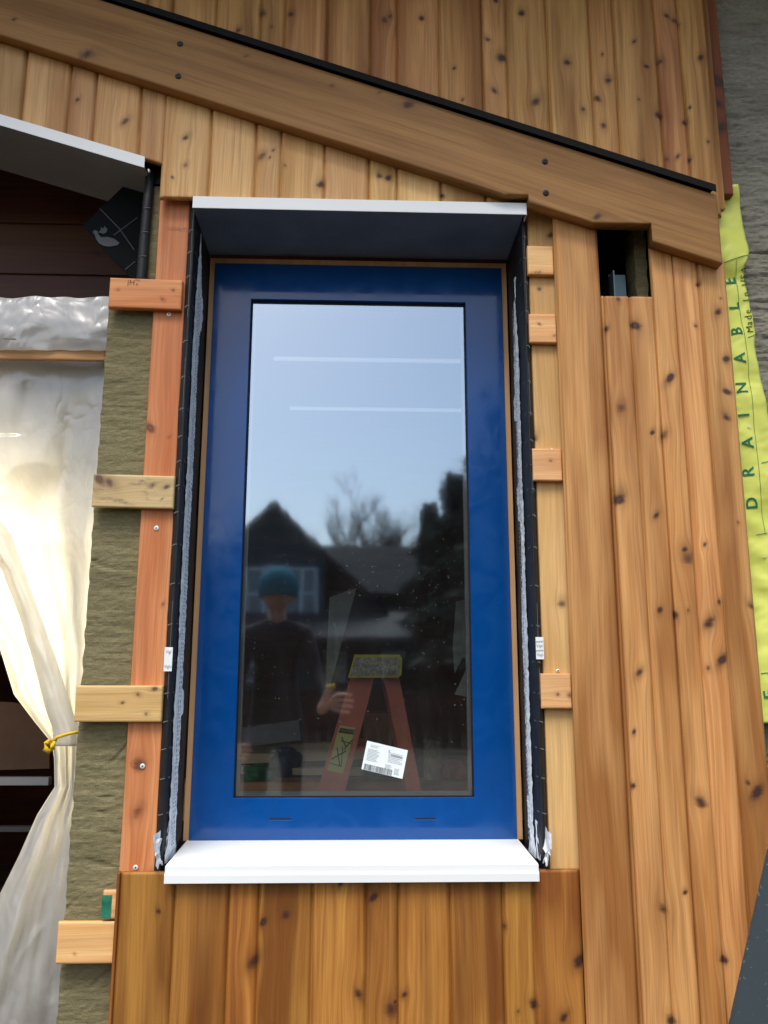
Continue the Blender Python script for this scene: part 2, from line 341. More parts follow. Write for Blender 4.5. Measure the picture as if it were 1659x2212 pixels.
for (px, py) in ((389, 95), (385, 165), (1177, 349), (1179, 417)):
    p = P(px, py, -.04); q = MB(); n_ = 12
    q.tube([p+Vector((0, .001, 0)), p+Vector((0, -.0025, 0)), p+Vector((0, -.004, 0))], [.0088, .0088, .0062], n_)
    b_ = q.build('bolt', M_bolt, beam)
    q = MB(); q.box(p.x-.0045, p.x+.0045, -.0455, -.0441, p.z-.0008, p.z+.0008); q.box(p.x-.0008, p.x+.0008, -.0455, -.0441, p.z-.0045, p.z+.0045)
    q.build('bolt_recess', plain('recess', (.004, .004, .005), .6), b_)
M_drip = plain('black_metal', (.006, .0055, .0055), .7, .15, bmp=.1, bscale=8)
q = MB(); xa, xb = -1.6, 1.030
def bt(x, d): return 1.722-.331*x+d+CZ
for (y0, y1, d0, d1) in ((-.052, -.049, .0015, .020), (-.052, .004, .020, .0235)):
    vs = [(x, y, bt(x, d)) for x in (xa, xb) for (y, d) in ((y0, d0), (y1, d0), (y1, d1), (y0, d1))]
    vv = [q.bm.verts.new(v) for v in vs]
    for f in ((0, 1, 2, 3), (7, 6, 5, 4), (0, 4, 5, 1), (1, 5, 6, 2), (2, 6, 7, 3), (3, 7, 4, 0)): q.bm.faces.new([vv[i] for i in f])
tag(q.build('drip_flashing', M_drip), 'black metal drip flashing along the top edge of the sloping beam', 'flashing')
# sealant beads / crumbs along flashing
# ------------------------------------------------------------ white trims
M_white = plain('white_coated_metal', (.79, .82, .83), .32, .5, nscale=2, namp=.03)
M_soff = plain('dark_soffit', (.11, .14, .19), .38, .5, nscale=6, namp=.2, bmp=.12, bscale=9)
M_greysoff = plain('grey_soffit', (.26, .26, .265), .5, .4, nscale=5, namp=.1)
ht = thing('window_head_trim', (0, 0, 1.33+CZ), 'straight white metal head trim above the blue window with dark underside', 'window trim')
q = MB(); q.box(-.477, .484, -.0165, -.0145, 1.318+CZ, 1.355+CZ); q.box(-.477, .484, -.0145, -.002, 1.3535+CZ, 1.3555+CZ); q.box(.482, .4845, -.0145, .05, 1.318+CZ, 1.353+CZ)
q.build('front_lip', M_white, ht, bevel=.0006)
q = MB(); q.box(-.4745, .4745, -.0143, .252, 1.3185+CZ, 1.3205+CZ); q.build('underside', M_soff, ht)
sl_ = thing('window_sill', (0, 0, -.45+CZ), 'white metal window sill below the blue window with a stepped front lip', 'window sill')
q = MB()
prof = [(.25, -.436), (-.002, -.447), (-.016, -.4485), (-.0165, -.464), (-.0215, -.468), (-.022, -.4865), (-.0195, -.4865), (-.019, -.4705), (-.0135, -.4665), (-.013, -.451), (0, -.4495), (.25, -.4385)]
for sgn in (0,):
    A = [q.bm.verts.new((-.459, y, z+CZ)) for y, z in prof]; B = [q.bm.verts.new((.456, y, z+CZ)) for y, z in prof]; n_ = len(prof)
    q.bm.faces.new(A); q.bm.faces.new(B[::-1])
    for i in range(n_): q.bm.faces.new((A[i], B[i], B[(i+1) % n_], A[(i+1) % n_]))
q.build('sill_plate', M_white, sl_)
# sloping head trim of the open bay at left
lt = thing('sloping_head_trim', (-.85, 0, 1.5+CZ), 'sloping white metal trim over the open bay at the left edge', 'window trim')
q = MB(); L0, L1 = -1.6, -.622
def ol(x, d): return 1.469-.300*(x+.578)+d+CZ
q.prism([(L0, -.012, ol(L0, -.002)), (L1, -.012, ol(L1, -.002)), (L1, -.012, ol(L1, -.037)), (L0, -.012, ol(L0, -.037))], (0, 1, 0), .002)
q.build('front_lip', M_white, lt)
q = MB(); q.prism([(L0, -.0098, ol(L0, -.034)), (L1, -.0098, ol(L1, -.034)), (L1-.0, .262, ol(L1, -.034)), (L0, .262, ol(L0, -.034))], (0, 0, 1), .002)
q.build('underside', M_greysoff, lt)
# ------------------------------------------------------------ battens and blocks
def timber(name, mat, lab, cat, x0, x1, z0, z1, yf, th, ang, knots=(), seed=1, tone=1., group=None, shear=0, ch=.0022):
    t = slab(name, mat, [dict(x0=x0, x1=x1, zb=(lambda x: z0+shear*(x-x0)), zt=(lambda x: z1+shear*(x-x0)), yf=yf, th=th, ang=ang, knots=list(knots), seed=seed, tone=tone, ch=ch, res=.004)])
    return tag(t, lab, cat, group)
def K(*L, Y=.019):
    o = []
    for px, py, r in L:
        p = P(px, py, Y); o.append((p.x, p.z-CZ, r))
    return o
GB = 'vertical battens beside the window'; GH = 'horizontal strapping blocks'
batL = timber('vertical_batten', W_red, 'reddish fir batten running up the left side of the window', 'batten', -.584, -.496, -1.1, 1.40, .038, .019, 90,
              K((300, 1652, .014), (297, 1755, .010), (325, 925, .012), (325, 1890, .006), (365, 945, .003), (352, 1305, .004), Y=.038), 4, 1.0, GB)
batR = timber('vertical_batten', W_pale, 'pale spruce batten running up the right side of the window', 'batten', .497, .585, -.474, 1.40, .038, .019, 90,
              K((1190, 508, .009), (1214, 1305, .009), (1165, 625, .005), (1148, 950, .012), Y=.038), 9, 1.0, GB)
blocks = [
    ('reddish block with handwriting, topmost on the left batten', W_red, -.706, -.502, 1.026, 1.116, .019, .021, K((255, 626, .0035), (374, 627, .0035), (350, 646, .0035)), 11, 1.08, -.02),
    ('grey stained block, second from top on the left batten', W_grey, -.712, -.494, .452, .542, .019, .021, K((360, 1052, .0075), (330, 1048, .004), (350, 1078, .003), (215, 1035, .012), (235, 1042, .01)), 12, 1.0, -.02),
    ('pale knotty block on the left batten beside the tied plastic sheet', W_pale, -.716, -.496, -.109, -.018, .019, .021, K((265, 1518, .0045), (298, 1500, .004), (315, 1542, .004), (335, 1488, .006)), 13, .88, 0),
    ('clean pale block sticking out left of the dark lower boards', W_salmon, -.718, -.56, -.676, -.582, .019, .021, K((160, 2060, .002)), 14, 1.08, 0),
    ('green painted block end above the lowest pale block', W_pale, -.614, -.56, -.576, -.511, .019, .021, [], 15, 1.0, 0),
    ('pinkish block at the top of the right batten', W_salmon, .490, .60, 1.150, 1.240, .019, .021, K((1165, 588, .003), (1158, 588, .002)), 16, 1.12, 0),
    ('pinkish striped block second from top on the right batten', W_salmon, .488, .60, .940, 1.027, .019, .021, K((1197, 725, .0035), (1165, 700, .003)), 17, 1.08, 0),
    ('peach block halfway down the right batten', W_salmon, .484, .60, .536, .627, .019, .021, K((1190, 995, .0035),), 18, 1.02, 0),
    ('knotty orange block low on the right batten', W_salmon, .485, .60, -.075, .015, .019, .021, K((1230, 1502, .006), (1205, 1500, .004)), 19, .95, 0)]
bl = []
for (lab, mt, x0, x1, z0, z1, yf, th, kn, sd, tone, sh) in blocks:
    x1c = min(x1, .5655) if x0 > 0 else x1
    bl.append(timber('strapping_block', mt, lab, 'wood block', x0, x1c if x0 > 0 else x1, z0, z1, yf, th-.002, 0, kn, sd, tone, GH, sh))
M_green = plain('green_paint', (.02, .17, .10), .6, .3, nscale=40, namp=.4)
q = MB(); z0_, z1_ = -.574+CZ, -.521+CZ
q.box(-.6146, -.592, .0178, .0188, z0_, z1_); q.box(-.6155, -.6145, .0188, .036, z0_, z1_); q.build('green_paint', M_green, bl[4])
M_pencil = plain('pencil', (.16, .06, .035), .8, .1)
p = P(283, 610, .0175); text('pencil_mark', '|H', .022, p, R(-3), M_pencil, bl[0], bold=-.0002)
p = P(297, 605, .0175); text('pencil_mark', 'THE', .007, p, R(-3), M_pencil, bl[0])
p = P(296, 614, .0175); text('pencil_mark', 'III', .008, p, R(-3), M_pencil, bl[0])
p = P(384, 495, .0372); text('ink_stamp', '(HERB)(TL', .014, p, R(-2), plain('stamp', (.42, .19, .12), .8, .1), batL)
M_screw = plain('zinc_screw', (.72, .75, .78), .35, .5, .25)
def screw(px, py, Y, parent, r=.0062):
    p = P(px, py, Y); q = MB(); q.tube([p, p+Vector((0, -.0012, 0)), p+Vector((0, -.0022, 0))], [r, r, r*.6], 14); s_ = q.build('screw', M_screw, parent, smooth=False)
    q = MB(); q.box(p.x-.0018, p.x+.0018, Y-.0026, Y-.0021, p.z-.0018, p.z+.0018); q.build('screw_recess', M_bolt, s_)
for a in ((365, 679), (338, 1141), (308, 1655), (293, 1874)): screw(*a, .0375, batL, .0064)
for a in ((1192, 972), (1205, 1449)): screw(*a, .0375, batR, .0045)
# ------------------------------------------------------------ mineral wool
def woolmat(name, a, b_, c_):
    mt, n, b = newmat(name); g = nd(n, 'ShaderNodeNewGeometry').outputs['Position']
    f1 = nz(n, g, 1, 6, .8, (60, 60, 170), .5); f2 = nz(n, g, 1, 3, .5, (5, 5, 22), .5); f3 = nz(n, g, 1, 3, .6, (140, 140, 260))
    f4 = nz(n, g, 1, 2, .5, (170, 170, 30))
    c_0 = mix(n, ramp(n, f1, .32, .7), a, b_); c_1 = mix(n, mathn(n, 'MULTIPLY', ramp(n, f2, .45, .75), .55), c_0, c_)
    c_1 = mix(n, mathn(n, 'MULTIPLY', ramp(n, f3, .6, .8), .4), c_1, tuple(x*.45 for x in a))
    n.links.new(c_1, b.inputs['Base Color']); b.inputs['Roughness'].default_value = .95; b.inputs['Specular IOR Level'].default_value = .15
    bump(n, mathn(n, 'ADD', mathn(n, 'ADD', f1, mathn(n, 'MULTIPLY', f3, .6)), mathn(n, 'MULTIPLY', f4, .4)), b, .6, .004); return mt
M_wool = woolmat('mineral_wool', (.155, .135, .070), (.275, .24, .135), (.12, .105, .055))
M_wool2 = woolmat('mineral_wool_grey', (.20, .185, .14), (.36, .34, .28), (.13, .12, .095))
def wool(name, mat, lab, x0, x1, z0, z1, yf, th, amp=.003, seed=0, seams=()):
    nx, nzz = max(3, int((x1-x0)/.006)), max(3, int((z1-z0)/.006)); V, F = [], []
    for j in range(nzz+1):
        for i in range(nx+1):
            x = x0+(x1-x0)*i/nx; z = z0+(z1-z0)*j/nzz
            d = noise.noise(Vector((x*14, z*70, seed)))*amp+noise.noise(Vector((x*60, z*120, seed+3)))*amp*.5+noise.noise(Vector((x*5, z*16, seed+9)))*amp
            t = noise.noise(Vector((x*7, z*28+3*noise.noise(Vector((x*6, z*3, 1))), seed+5)))
            if t > .5: d += (t-.5)*.015
            for sm in seams:
                if abs(z-sm) < .006: d += .012*(1-abs(z-sm)/.006)
            ex = 0
            if i == 0: ex = noise.noise(Vector((1, z*30, seed)))*.004
            if i == nx: ex = noise.noise(Vector((5, z*30, seed)))*.003
            V.append((x+ex, yf+d, z+CZ))
    for j in range(nzz):
        for i in range(nx):
            a = j*(nx+1)+i; F.append((a, a+1, a+nx+2, a+nx+1))
    rim = [i for i in range(nx+1)]+[(j)*(nx+1)+nx for j in range(1, nzz+1)]+[nzz*(nx+1)+i for i in range(nx-1, -1, -1)]+[j*(nx+1) for j in range(nzz-1, 0, -1)]
    b0 = len(V)
    for r in rim: v = V[r]; V.append((v[0], yf+th, v[2]))
    n_ = len(rim)
    for k in range(n_): F.append((rim[k], b0+k, b0+(k+1) % n_, rim[(k+1) % n_]))
    return tag(mesh(name, V, F, mat, smooth=False), lab, 'insulation', 'mineral wool insulation')
wool('mineral_wool_board', M_wool, 'green brown mineral wool strip between plastic sheet and left batten', -.716, -.583, -1.12, 1.11, .057, .018, .0022, 2, (-.62,))
wool('mineral_wool_board', M_wool, 'short strip of shaded mineral wool above the block with handwriting', -.617, -.583, 1.111, 1.43, .057, .018, .002, 5)
wool('mineral_wool_wall', M_wool2, 'grey brown mineral wool wall beyond the right end of the cladding', 1.03, 2.1, -1.1, 2.4, .09, .12, .006, 8, (1.27,))
# ------------------------------------------------------------ jamb membranes and tape
M_mark = plain('faded_print', (.16, .17, .18), .6, .3)
M_tape = plain('white_tape', (.74, .79, .86), .55, .4, nscale=60, namp=.22, bmp=.5, bscale=60, sc=(1, 1, .3))
M_print = plain('grey_print', (.28, .31, .35), .7, .2)
M_label = plain('white_label', (.80, .83, .84), .5, .4)
def jamb(side, lab, tags):
    X = WX0 if side < 0 else WX1; s = side
    t = thing('jamb_membrane', (X, .1, .45+CZ), lab, 'membrane', 'black membranes lining the window jambs')
    V, F = [], []; zs = np.linspace(-.47, 1.345, 180)
    bulge = .019 if side < 0 else .015
    prof = []
    for k in range(9):
        a = math.pi/2*k/8; prof.append((X+s*bulge*(1-math.sin(a))*1.0, .030+.022*(1-math.cos(a))*1.2))
    prof = [(X+s*(bulge+.003), .0365)]+[(X+s*bulge*(1-math.sin(math.pi*k/16)), .034-.012*math.sin(math.pi*k/8)*1) for k in range(9)]+[(X-s*.0, y) for y in (.05, .075, .10, .125, .15, .175, .20, .225, .248)]
    for z in zs:
        for i, (x, y) in enumerate(prof):
            wv = noise.noise(Vector((i*.35, z*9, side*4)))*.0018+noise.noise(Vector((i*.6, z*40, side*4)))*.0007
            V.append((x-s*wv-s*.0012, y-abs(wv)*.6, z+CZ))
    n_ = len(prof)
    for j in range(len(zs)-1):
        for i in range(n_-1): a = j*n_+i; F.append((a, a+1, a+n_+1, a+n_))
    mesh('membrane_sheet', V, F, M_mem, t, smooth=True)
    # printed ticks
    z = -.44
    while z < 1.3:
        q = MB()
        for i in range(7):
            x0 = X+s*bulge*(1-.07-.12*i); y0 = .034-.012*math.sin(math.pi*min(1, (.5+i)/8))-.0025
            q.box(min(x0, x0-s*bulge*.14), max(x0, x0-s*bulge*.14), y0-.0004, y0, z+CZ+i*.0006, z+CZ+.0022+i*.0006)
        q.box(min(X-s*.0035, X-s*.004), max(X-s*.0035, X-s*.004), .03, .055, z+CZ+.004, z+CZ+.0062)
        q.build('tick_mark', M_mark, t)
        z += .088+.02*math.sin(z*9)
    for (z0, z1) in ((1.0, 1.3), (.72, .88), (.5, .56), (.05, .2), (-.05, .03)):
        q = MB(); q.box(min(X+s*.006, X+s*.0068), max(X+s*.006, X+s*.0068), .0200, .0206, z0+CZ, z1+CZ)
        q.build('printed_line', M_mark, t)
    # tape strip with ragged edges
    V, F = [], []; zs = np.linspace(-.452, 1.30 if s < 0 else 1.19, 260); NC = 9
    ya, yb = (.062, .146) if s < 0 else (.105, .165)
    for j, z in enumerate(zs):
        tp = min(1, (zs[-1]-z)/.22); e0 = ya+.03*(1-tp)+.012*noise.noise(Vector((z*6, 1, s)))+.004*noise.noise(Vector((z*60, 1, s)))
        e1 = yb-.05*(1-tp)+.022*noise.noise(Vector((z*4, 7, s)))+(.022 if noise.noise(Vector((z*7, 3, s*2))) > .18 else 0)
        fl = max(0, 1-(z+.452)/.055)*.055
        for i in range(NC):
            y = e0-fl*.9+(e1-e0+fl)*i/(NC-1); wr = .0022*noise.noise(Vector((z*50, i*.9, 3+s)))+.0015*noise.noise(Vector((z*150, i*1.5, 5)))
            V.append((X-s*(.0045+wr+fl*.05), y, z+CZ))
    for j in range(len(zs)-1):
        for i in range(NC-1): a = j*NC+i; F.append((a, a+1, a+NC+1, a+NC))
    tp_ = mesh('tape_strip', V, F, M_tape, t, smooth=False); tp_['label'] = 'crinkled whitish tape with small grey print'
    # print rows
    q = MB(); rr = random.Random(5+side); z = -.42
    while z < 1.1:
        L = rr.uniform(.006, .016)
        for yy in (ya+.026, ya+.046): q.box(min(X-s*.0082, X-s*.0086), max(X-s*.0082, X-s*.0086), yy, yy+.006, z+CZ, z+CZ+L*.55)
        z += L
    q.build('tape_print', M_print, tp_)
    # crumpled ends at the sill corner
    V, F = [], []; N1, N2 = 14, 12
    for i in range(N1+1):
        for j in range(N2+1):
            u, v = i/N1, j/N2
            x = X+s*(-.004+.020*(1-u)*(.4+.6*v))+s*.006*noise.noise(Vector((u*4, v*5, s)))
            y = -.012+.09*u+.010*noise.noise(Vector((u*5, v*4, 2+s))); z = -.452+.095*v*(1-.55*abs(math.sin(v*9)) * (1-u))+.008*noise.noise(Vector((u*6, v*6, 9)))
            V.append((x, y, z+CZ))
    for i in range(N1):
        for j in range(N2): a = i*(N2+1)+j; F.append((a, a+1, a+N2+2, a+N2+1))
    cr = mesh('crumpled_tape', V, F, plain('tape_white', (.68, .71, .76), .6, .3, nscale=80, namp=.15), t)
    # white tag
    for (px, py0, py1, lines) in tags:
        Yt = .0175; pa = P(px, py0, Yt); pb = P(px, py1, Yt); w2 = .0105
        xc = X+s*.0095; h = pa.z-pb.z; zc = (pa.z+pb.z)/2
        q = MB(); q.box(xc-w2, xc+w2, Yt, Yt+.0006, zc-h/2, zc+h/2); q.build('label_tag', M_label, t)
        for k, ln in enumerate(lines): text('tag_lettering', ln, .0115, Vector((xc, Yt-.0006, zc+h*(.3-.6*k/(max(1, len(lines)-1))))), R(4), plain('ltr', (.20, .23, .26), .7), t, sx=.85)
    return t
jamb(-1, 'black membrane with white tape lining the left window jamb', [(372, 1398, 1450, ['Vigi', 'Viglu'])])
jamb(1, 'black membrane with white tape lining the right window jamb', [(1146, 1376, 1424, ['www.', 'Vapr', 'www.', 'Vapi'])])
# ------------------------------------------------------------ window
M_cas = plain('oak_casing', (.56, .33, .16), .5, .4, nscale=3, namp=.15, sc=(12, 12, 1))
mt, n, b = newmat('blue_paint'); g = nd(n, 'ShaderNodeNewGeometry').outputs['Position']
f = nz(n, g, 9, 5, .65, (1, 1, 1), 1.2)
n.links.new(mix(n, ramp(n, f, .4, .6), (.001, .054, .235), (.001, .060, .255)), b.inputs['Base Color'])
b.inputs['Specular IOR Level'].default_value = .2
n.links.new(mathn(n, 'MULTIPLY_ADD', ramp(n, f, .42, .58), .07, .17), b.inputs['Roughness'])
bump(n, nz(n, g, 6, 3, .5), b, .12, .01); b.inputs['Coat Weight'].default_value = .6; b.inputs['Coat IOR'].default_value = 1.6; n.links.new(mathn(n, 'MULTIPLY_ADD', ramp(n, f, .42, .58), .09, .05), b.inputs['Coat Roughness'])
M_blue = mt
mt, n, b = newmat('window_glass'); n.nodes.remove(b); out = n.nodes['Material Output']
tr_ = nd(n, 'ShaderNodeBsdfTransparent'); tr_.inputs[0].default_value = (.97, .98, .94, 1)
gl = nd(n, 'ShaderNodeBsdfGlossy'); gl.inputs['Color'].default_value = (.76, .88, 1, 1); gl.inputs['Roughness'].default_value = .038
lw = nd(n, 'ShaderNodeLayerWeight'); lw.inputs[0].default_value = .5
fac = mathn(n, 'MULTIPLY_ADD', mathn(n, 'POWER', lw.outputs['Facing'], 4), .8, .48, clamp=True)
mx = nd(n, 'ShaderNodeMixShader'); n.links.new(fac, mx.inputs[0]); n.links.new(tr_.outputs[0], mx.inputs[1]); n.links.new(gl.outputs[0], mx.inputs[2]); dd_ = nd(n, 'ShaderNodeBsdfDiffuse'); dd_.inputs[0].default_value = (.75, .82, .85, 1); mx2 = nd(n, 'ShaderNodeMixShader')
gp_ = nd(n, 'ShaderNodeNewGeometry').outputs['Position']; n.links.new(mathn(n, 'MULTIPLY_ADD', ramp(n, nz(n, gp_, 1, 5, .7, (14, 14, 4)), .35, .75), .008, .003), mx2.inputs[0])
n.links.new(mx.outputs[0], mx2.inputs[1]); n.links.new(dd_.outputs[0], mx2.inputs[2]); n.links.new(mx2.outputs[0], out.inputs[0])
g = nd(n, 'ShaderNodeNewGeometry').outputs['Position']; bm_ = nd(n, 'ShaderNodeBump'); bm_.inputs['Strength'].default_value = .12; bm_.inputs['Distance'].default_value = .002
n.links.new(nz(n, g, 1, 2, .5, (9, 9, 2.5)), bm_.inputs['Height']); n.links.new(bm_.outputs[0], gl.inputs['Normal'])
M_glass = mt
M_gask = plain('black_gasket', (.008, .008, .01), .6, .3)
M_ghost = plain('grey_spacer', (.25, .26, .28), .4, .5, .3)
win = thing('window', (0, .25, -.444+CZ), 'tall blue framed window with a single pane set deep in the wall', 'window')
def ring(name, x0, x1, z0, z1, x2, x3, z2, z3, y0, y1, mat, parent, bev=0):
    q = MB(); z0 += CZ; z1 += CZ; z2 += CZ; z3 += CZ
    q.box(x0, x2, y0, y1, z0, z1); q.box(x3, x1, y0, y1, z0, z1); q.box(x2, x3, y0, y1, z3, z1); q.box(x2, x3, y0, y1, z0, z2)
    return q.build(name, mat, parent)
q = MB(); q.box(-.470, -.4545, .2485, .30, -.437+CZ, 1.305+CZ); q.box(.4545, .470, .2485, .30, -.437+CZ, 1.305+CZ); q.box(-.4545, .4545, .2485, .30, 1.288+CZ, 1.305+CZ)
q.build('casing', M_cas, win)
q = MB()
O = [(-.454, -.437), (.454, -.437), (.454, 1.287), (-.454, 1.287)]; I = [(-.3365, -.325), (.3365, -.325), (.3365, 1.166), (-.3365, 1.166)]
def rv(pts, y): return [q.bm.verts.new((x, y, z+CZ)) for x, z in pts]
ob = rv(O, .30); of = rv(O, .2455); of2 = rv([(x*.9975, z-(.0015 if z > 0 else -.0015)) for x, z in O], .2440)
if2 = rv([(x*1.004, z+(.0015 if z > 0 else -.0015)) for x, z in I], .2440); i1 = rv(I, .2455); i2 = rv(I, .259)
for A, B in ((ob, of), (of, of2), (of2, if2), (if2, i1), (i1, i2)):
    for k in range(4): q.bm.faces.new((A[k], A[(k+1) % 4], B[(k+1) % 4], B[k]))
q.build('sash_frame', M_blue, win)
ring('gasket', -.3365, .3365, -.325, 1.166, -.3325, .3325, -.3215, 1.1605, .2575, .2615, M_gask, win)
q = MB(); q.bm.faces.new([q.bm.verts.new((x, GY, z+CZ)) for x, z in ((-.336, -.3245), (.336, -.3245), (.336, 1.1655), (-.336, 1.1655))])
glass = q.build('glass_pane', M_glass, win)
ring('inner_spacer', -.3365, .3365, -.325, 1.166, -.324, .324, -.3125, 1.1535, .275, .290, M_ghost, win)
ring('inner_frame', -.454, .454, -.437, 1.287, -.331, .331, -.319, 1.160, .291, .33, M_cas, win)
for x0, x1, zc in ((-.236, -.172, -.3805), (.168, .228, -.381)):
    q = MB(); q.box(x0+.002, x1-.002, .2431, .2437, zc+CZ-.0022, zc+CZ+.0018); q.build('drain_slot', M_gask, win)
    q = MB(); q.box(x0, x1, .2432, .2436, zc+CZ-.0036, zc+CZ-.0026); q.build('slot_edge', plain('slot_light', (.05, .14, .40), .3), win)
# price-like product sticker on the pane
stk = thing('paper_sticker', (.085, .2605, -.22+CZ), 'white printed paper label with barcode stuck low on the pane', 'label')
th = R(-13.0); cx_, cz_ = .0835, -.224+CZ
ex = Vector((math.cos(th), 0, math.sin(th))); ez = Vector((-math.sin(th)*1, 0, math.cos(th)))
ez = Vector((math.sin(R(11.5)), 0, math.cos(R(11.5))))
def sp_(u, v, y): return Vector((cx_, y, cz_))+ex*u+ez*v
def srect(q, u0, u1, v0, v1, y, th_=.0004): q.prism([sp_(u0, v0, y), sp_(u1, v0, y), sp_(u1, v1, y), sp_(u0, v1, y)], (0, 1, 0), th_)
q = MB(); srect(q, -.058, .061, -.0395, .0395, .2600, .0012); q.build('paper', plain('paper_white', (.78, .84, .86), .55, .3), stk)
M_ink = plain('ink_grey', (.22, .27, .30), .8, .1); M_blk = plain('ink_black', (.04, .05, .06), .8, .1)
q = MB(); rr = random.Random(2)
def lines(u0, u1, v0, v1, n_):
    for k in range(n_):
        v = v1-(v1-v0)*k/max(1, n_-1); u = u0
        e = u1-rr.uniform(0, .3)*(u1-u0)
        while u < e:
            l = rr.uniform(.002, .006); srect(q, u, min(u+l, e), v, v+.0011, .2594); u += l+.0011
for a_ in ((-.050, -.012, -.012, .018, 9), (.010, .052, -.004, .021, 7), (.006, .028, -.0235, -.013, 4), (-.045, -.02, .026, .030, 2), (.034, .05, -.033, -.018, 6)): q = MB(); lines(*a_); q.build('small_print', M_ink, stk)
q = MB(); srect(q, .008, .011, .021, .029, .2594); srect(q, .016, .050, .0135, .0185, .2594, .0003); q.build('heading_mark', plain('ink_mid', (.35, .40, .43), .8), stk)
q = MB(); u = -.052
while u < .028:
    l = rr.choice((.0005, .0008, .0014)); srect(q, u, u+l, -.0385, -.0225, .2594); u += l+rr.choice((.0007, .001, .0016))
q.build('barcode', M_blk, stk)
# rain droplets
M_drop = plain('water', (.38, .42, .46), .15, .5); dq = MB(); rr = random.Random(12)
for k in range(380):
    x = rr.uniform(-.32, .32); z = rr.triangular(-.30, .55, .28)
    r = rr.choice((.0004, .0005, .0006, .0007, .0010))
    a = [dq.bm.verts.new((x+math.cos(t*1.2566)*r, GY-.0006, z+CZ+math.sin(t*1.2566)*r*1.3)) for t in range(5)]; tpv = dq.bm.verts.new((x, GY-.0006-r*.6, z+CZ))
    for t in range(5): dq.bm.faces.new((a[t], a[(t+1) % 5], tpv))
tag(dq.build('raindrops', M_drop), 'tiny raindrops scattered over the window pane', 'raindrops', kind='stuff')
# ------------------------------------------------------------ yellow housewrap
mt, n, b = newmat('yellow_wrap'); g = nd(n, 'ShaderNodeNewGeometry').outputs['Position']
n.links.new(mix(n, ramp(n, nz(n, g, 1, 3, .5, (6, 6, 9)), .35, .7), (.58, .62, .10), (.68, .71, .14)), b.inputs['Base Color']); b.inputs['Roughness'].default_value = .42; b.inputs['Specular IOR Level'].default_value = .5
wv = nd(n, 'ShaderNodeTexWave', wave_type='BANDS', bands_direction='Z'); wv.inputs['Scale'].default_value = 130; n.links.new(g, wv.inputs[0]); bump(n, wv.outputs['Fac'], b, .18, .001)
M_yel = mt; M_dkg = plain('dark_green_ink', (.02, .16, .075), .7, .2)
ye = thing('yellow_housewrap', (1.1, .05, .6+CZ), 'yellow drainage wrap strip with green lettering hanging at the right edge', 'house wrap')
edge = [(1.456, 1.131), (1.42, 1.138), (1.39, 1.142), (1.32, 1.149), (1.27, 1.150), (1.233, 1.149), (1.205, 1.137), (1.188, 1.128), (1.13, 1.132), (1.079, 1.139), (1.03, 1.143), (.979, 1.148), (.95, 1.142), (.90, 1.144), (.838, 1.149), (.755, 1.160), (.7, 1.168), (.55, 1.19), (.3, 1.215), (0, 1.23), (-.118, 1.235)]
zz = np.array([e[0] for e in edge])[::-1]; xx = np.array([e[1] for e in edge])[::-1]
V, F = [], []; NZ, NX = 260, 18
def wrap_y(x, z):
    yb = .026+.006*math.sin(z*5.2)+.010*noise.noise(Vector((x*6, z*3.4, 2)))+(.030 if z > 1.2 else .015)*max(0, x-1.10)*6*noise.noise(Vector((2, z*8, 5)))
    if z > 1.15: yb += .012*math.sin((z-1.15)*24+x*14)
    yb += .007*noise.noise(Vector((x*18+z*9, z*16, 12)))+.003*abs(noise.noise(Vector((x*30, z*40-x*20, 4))))
    return yb+.006
for j in range(NZ+1):
    z = -.112+(1.452+.112)*j/NZ; xr = float(np.interp(z, zz, xx)); xl = 1.03 if z < 1.42 else 1.03
    for i in range(NX+1):
        x = xl+(xr-xl)*i/NX; V.append((x, wrap_y(x, z), z+CZ+(.012*(x-1.08)*4 if j == NZ else 0)))
for j in range(NZ):
    for i in range(NX): a = j*(NX+1)+i; F.append((a, a+1, a+NX+2, a+NX+1))
ws = mesh('wrap_sheet', V, F, M_yel, ye, smooth=True)
so_ = ws.modifiers.new('thick', 'SOLIDIFY'); so_.thickness = .001
def onwrap(body, px, py, size, sx=1, rz=95, mat=M_dkg, bold=.0007):
    p = P(px, py, .03); o = text('lettering', body, size, Vector((0, 0, 0)), R(rz), mat, None, sx=sx, bold=bold)
    for v in o.data.vertices:
        X, Z = v.co.x+p.x, v.co.z+p.z; v.co = Vector((X, wrap_y(X, Z-CZ)-.0018, Z))
    o.parent = ye; o.matrix_parent_inverse = Matrix.Translation(-ye.location); return o
for ch, px, py in (('E', 1579, 606), ('L', 1587, 661), ('B', 1590, 718), ('A', 1596, 776), ('N', 1601, 839), ('I', 1607, 897), ('A', 1616, 956), ('R', 1620, 1018), ('D', 1629, 1085), ('E', 1662, 1500)):
    onwrap(ch, px, py, .046)
M_dull = plain('dull_green', (.04, .10, .03), .8, .1)
for ch, px, py in zip('Made In USA', [1618+0.0]*11, np.linspace(712, 585, 11)):
    if ch != ' ': onwrap(ch, 1619-(712-py)*.10, py, .028, mat=M_dull, bold=0)
def wline(a, b_, w_=.002, steps=24):
    pa, pb = P(*a, .03), P(*b_, .03); V, F = [], []; d = (pb-pa).normalized(); nrm = Vector((-d.z, 0, d.x))*w_/2
    for k in range(steps+1):
        c_ = pa.lerp(pb, k/steps)
        for s_ in (-1, 1): x = c_.x+nrm.x*s_; z = c_.z+nrm.z*s_; V.append((x, wrap_y(x, z-CZ)-.0016, z))
    for k in range(steps): F.append((2*k, 2*k+1, 2*k+3, 2*k+2))
    mesh('printed_line', V, F, M_dkg, ye)
wline((1553, 573), (1613, 555)); wline((1612, 732), (1634, 722)); wline((1645, 1000), (1662, 996)); wline((1638, 1154), (1662, 1150)); wline((1642, 1455), (1662, 1453))
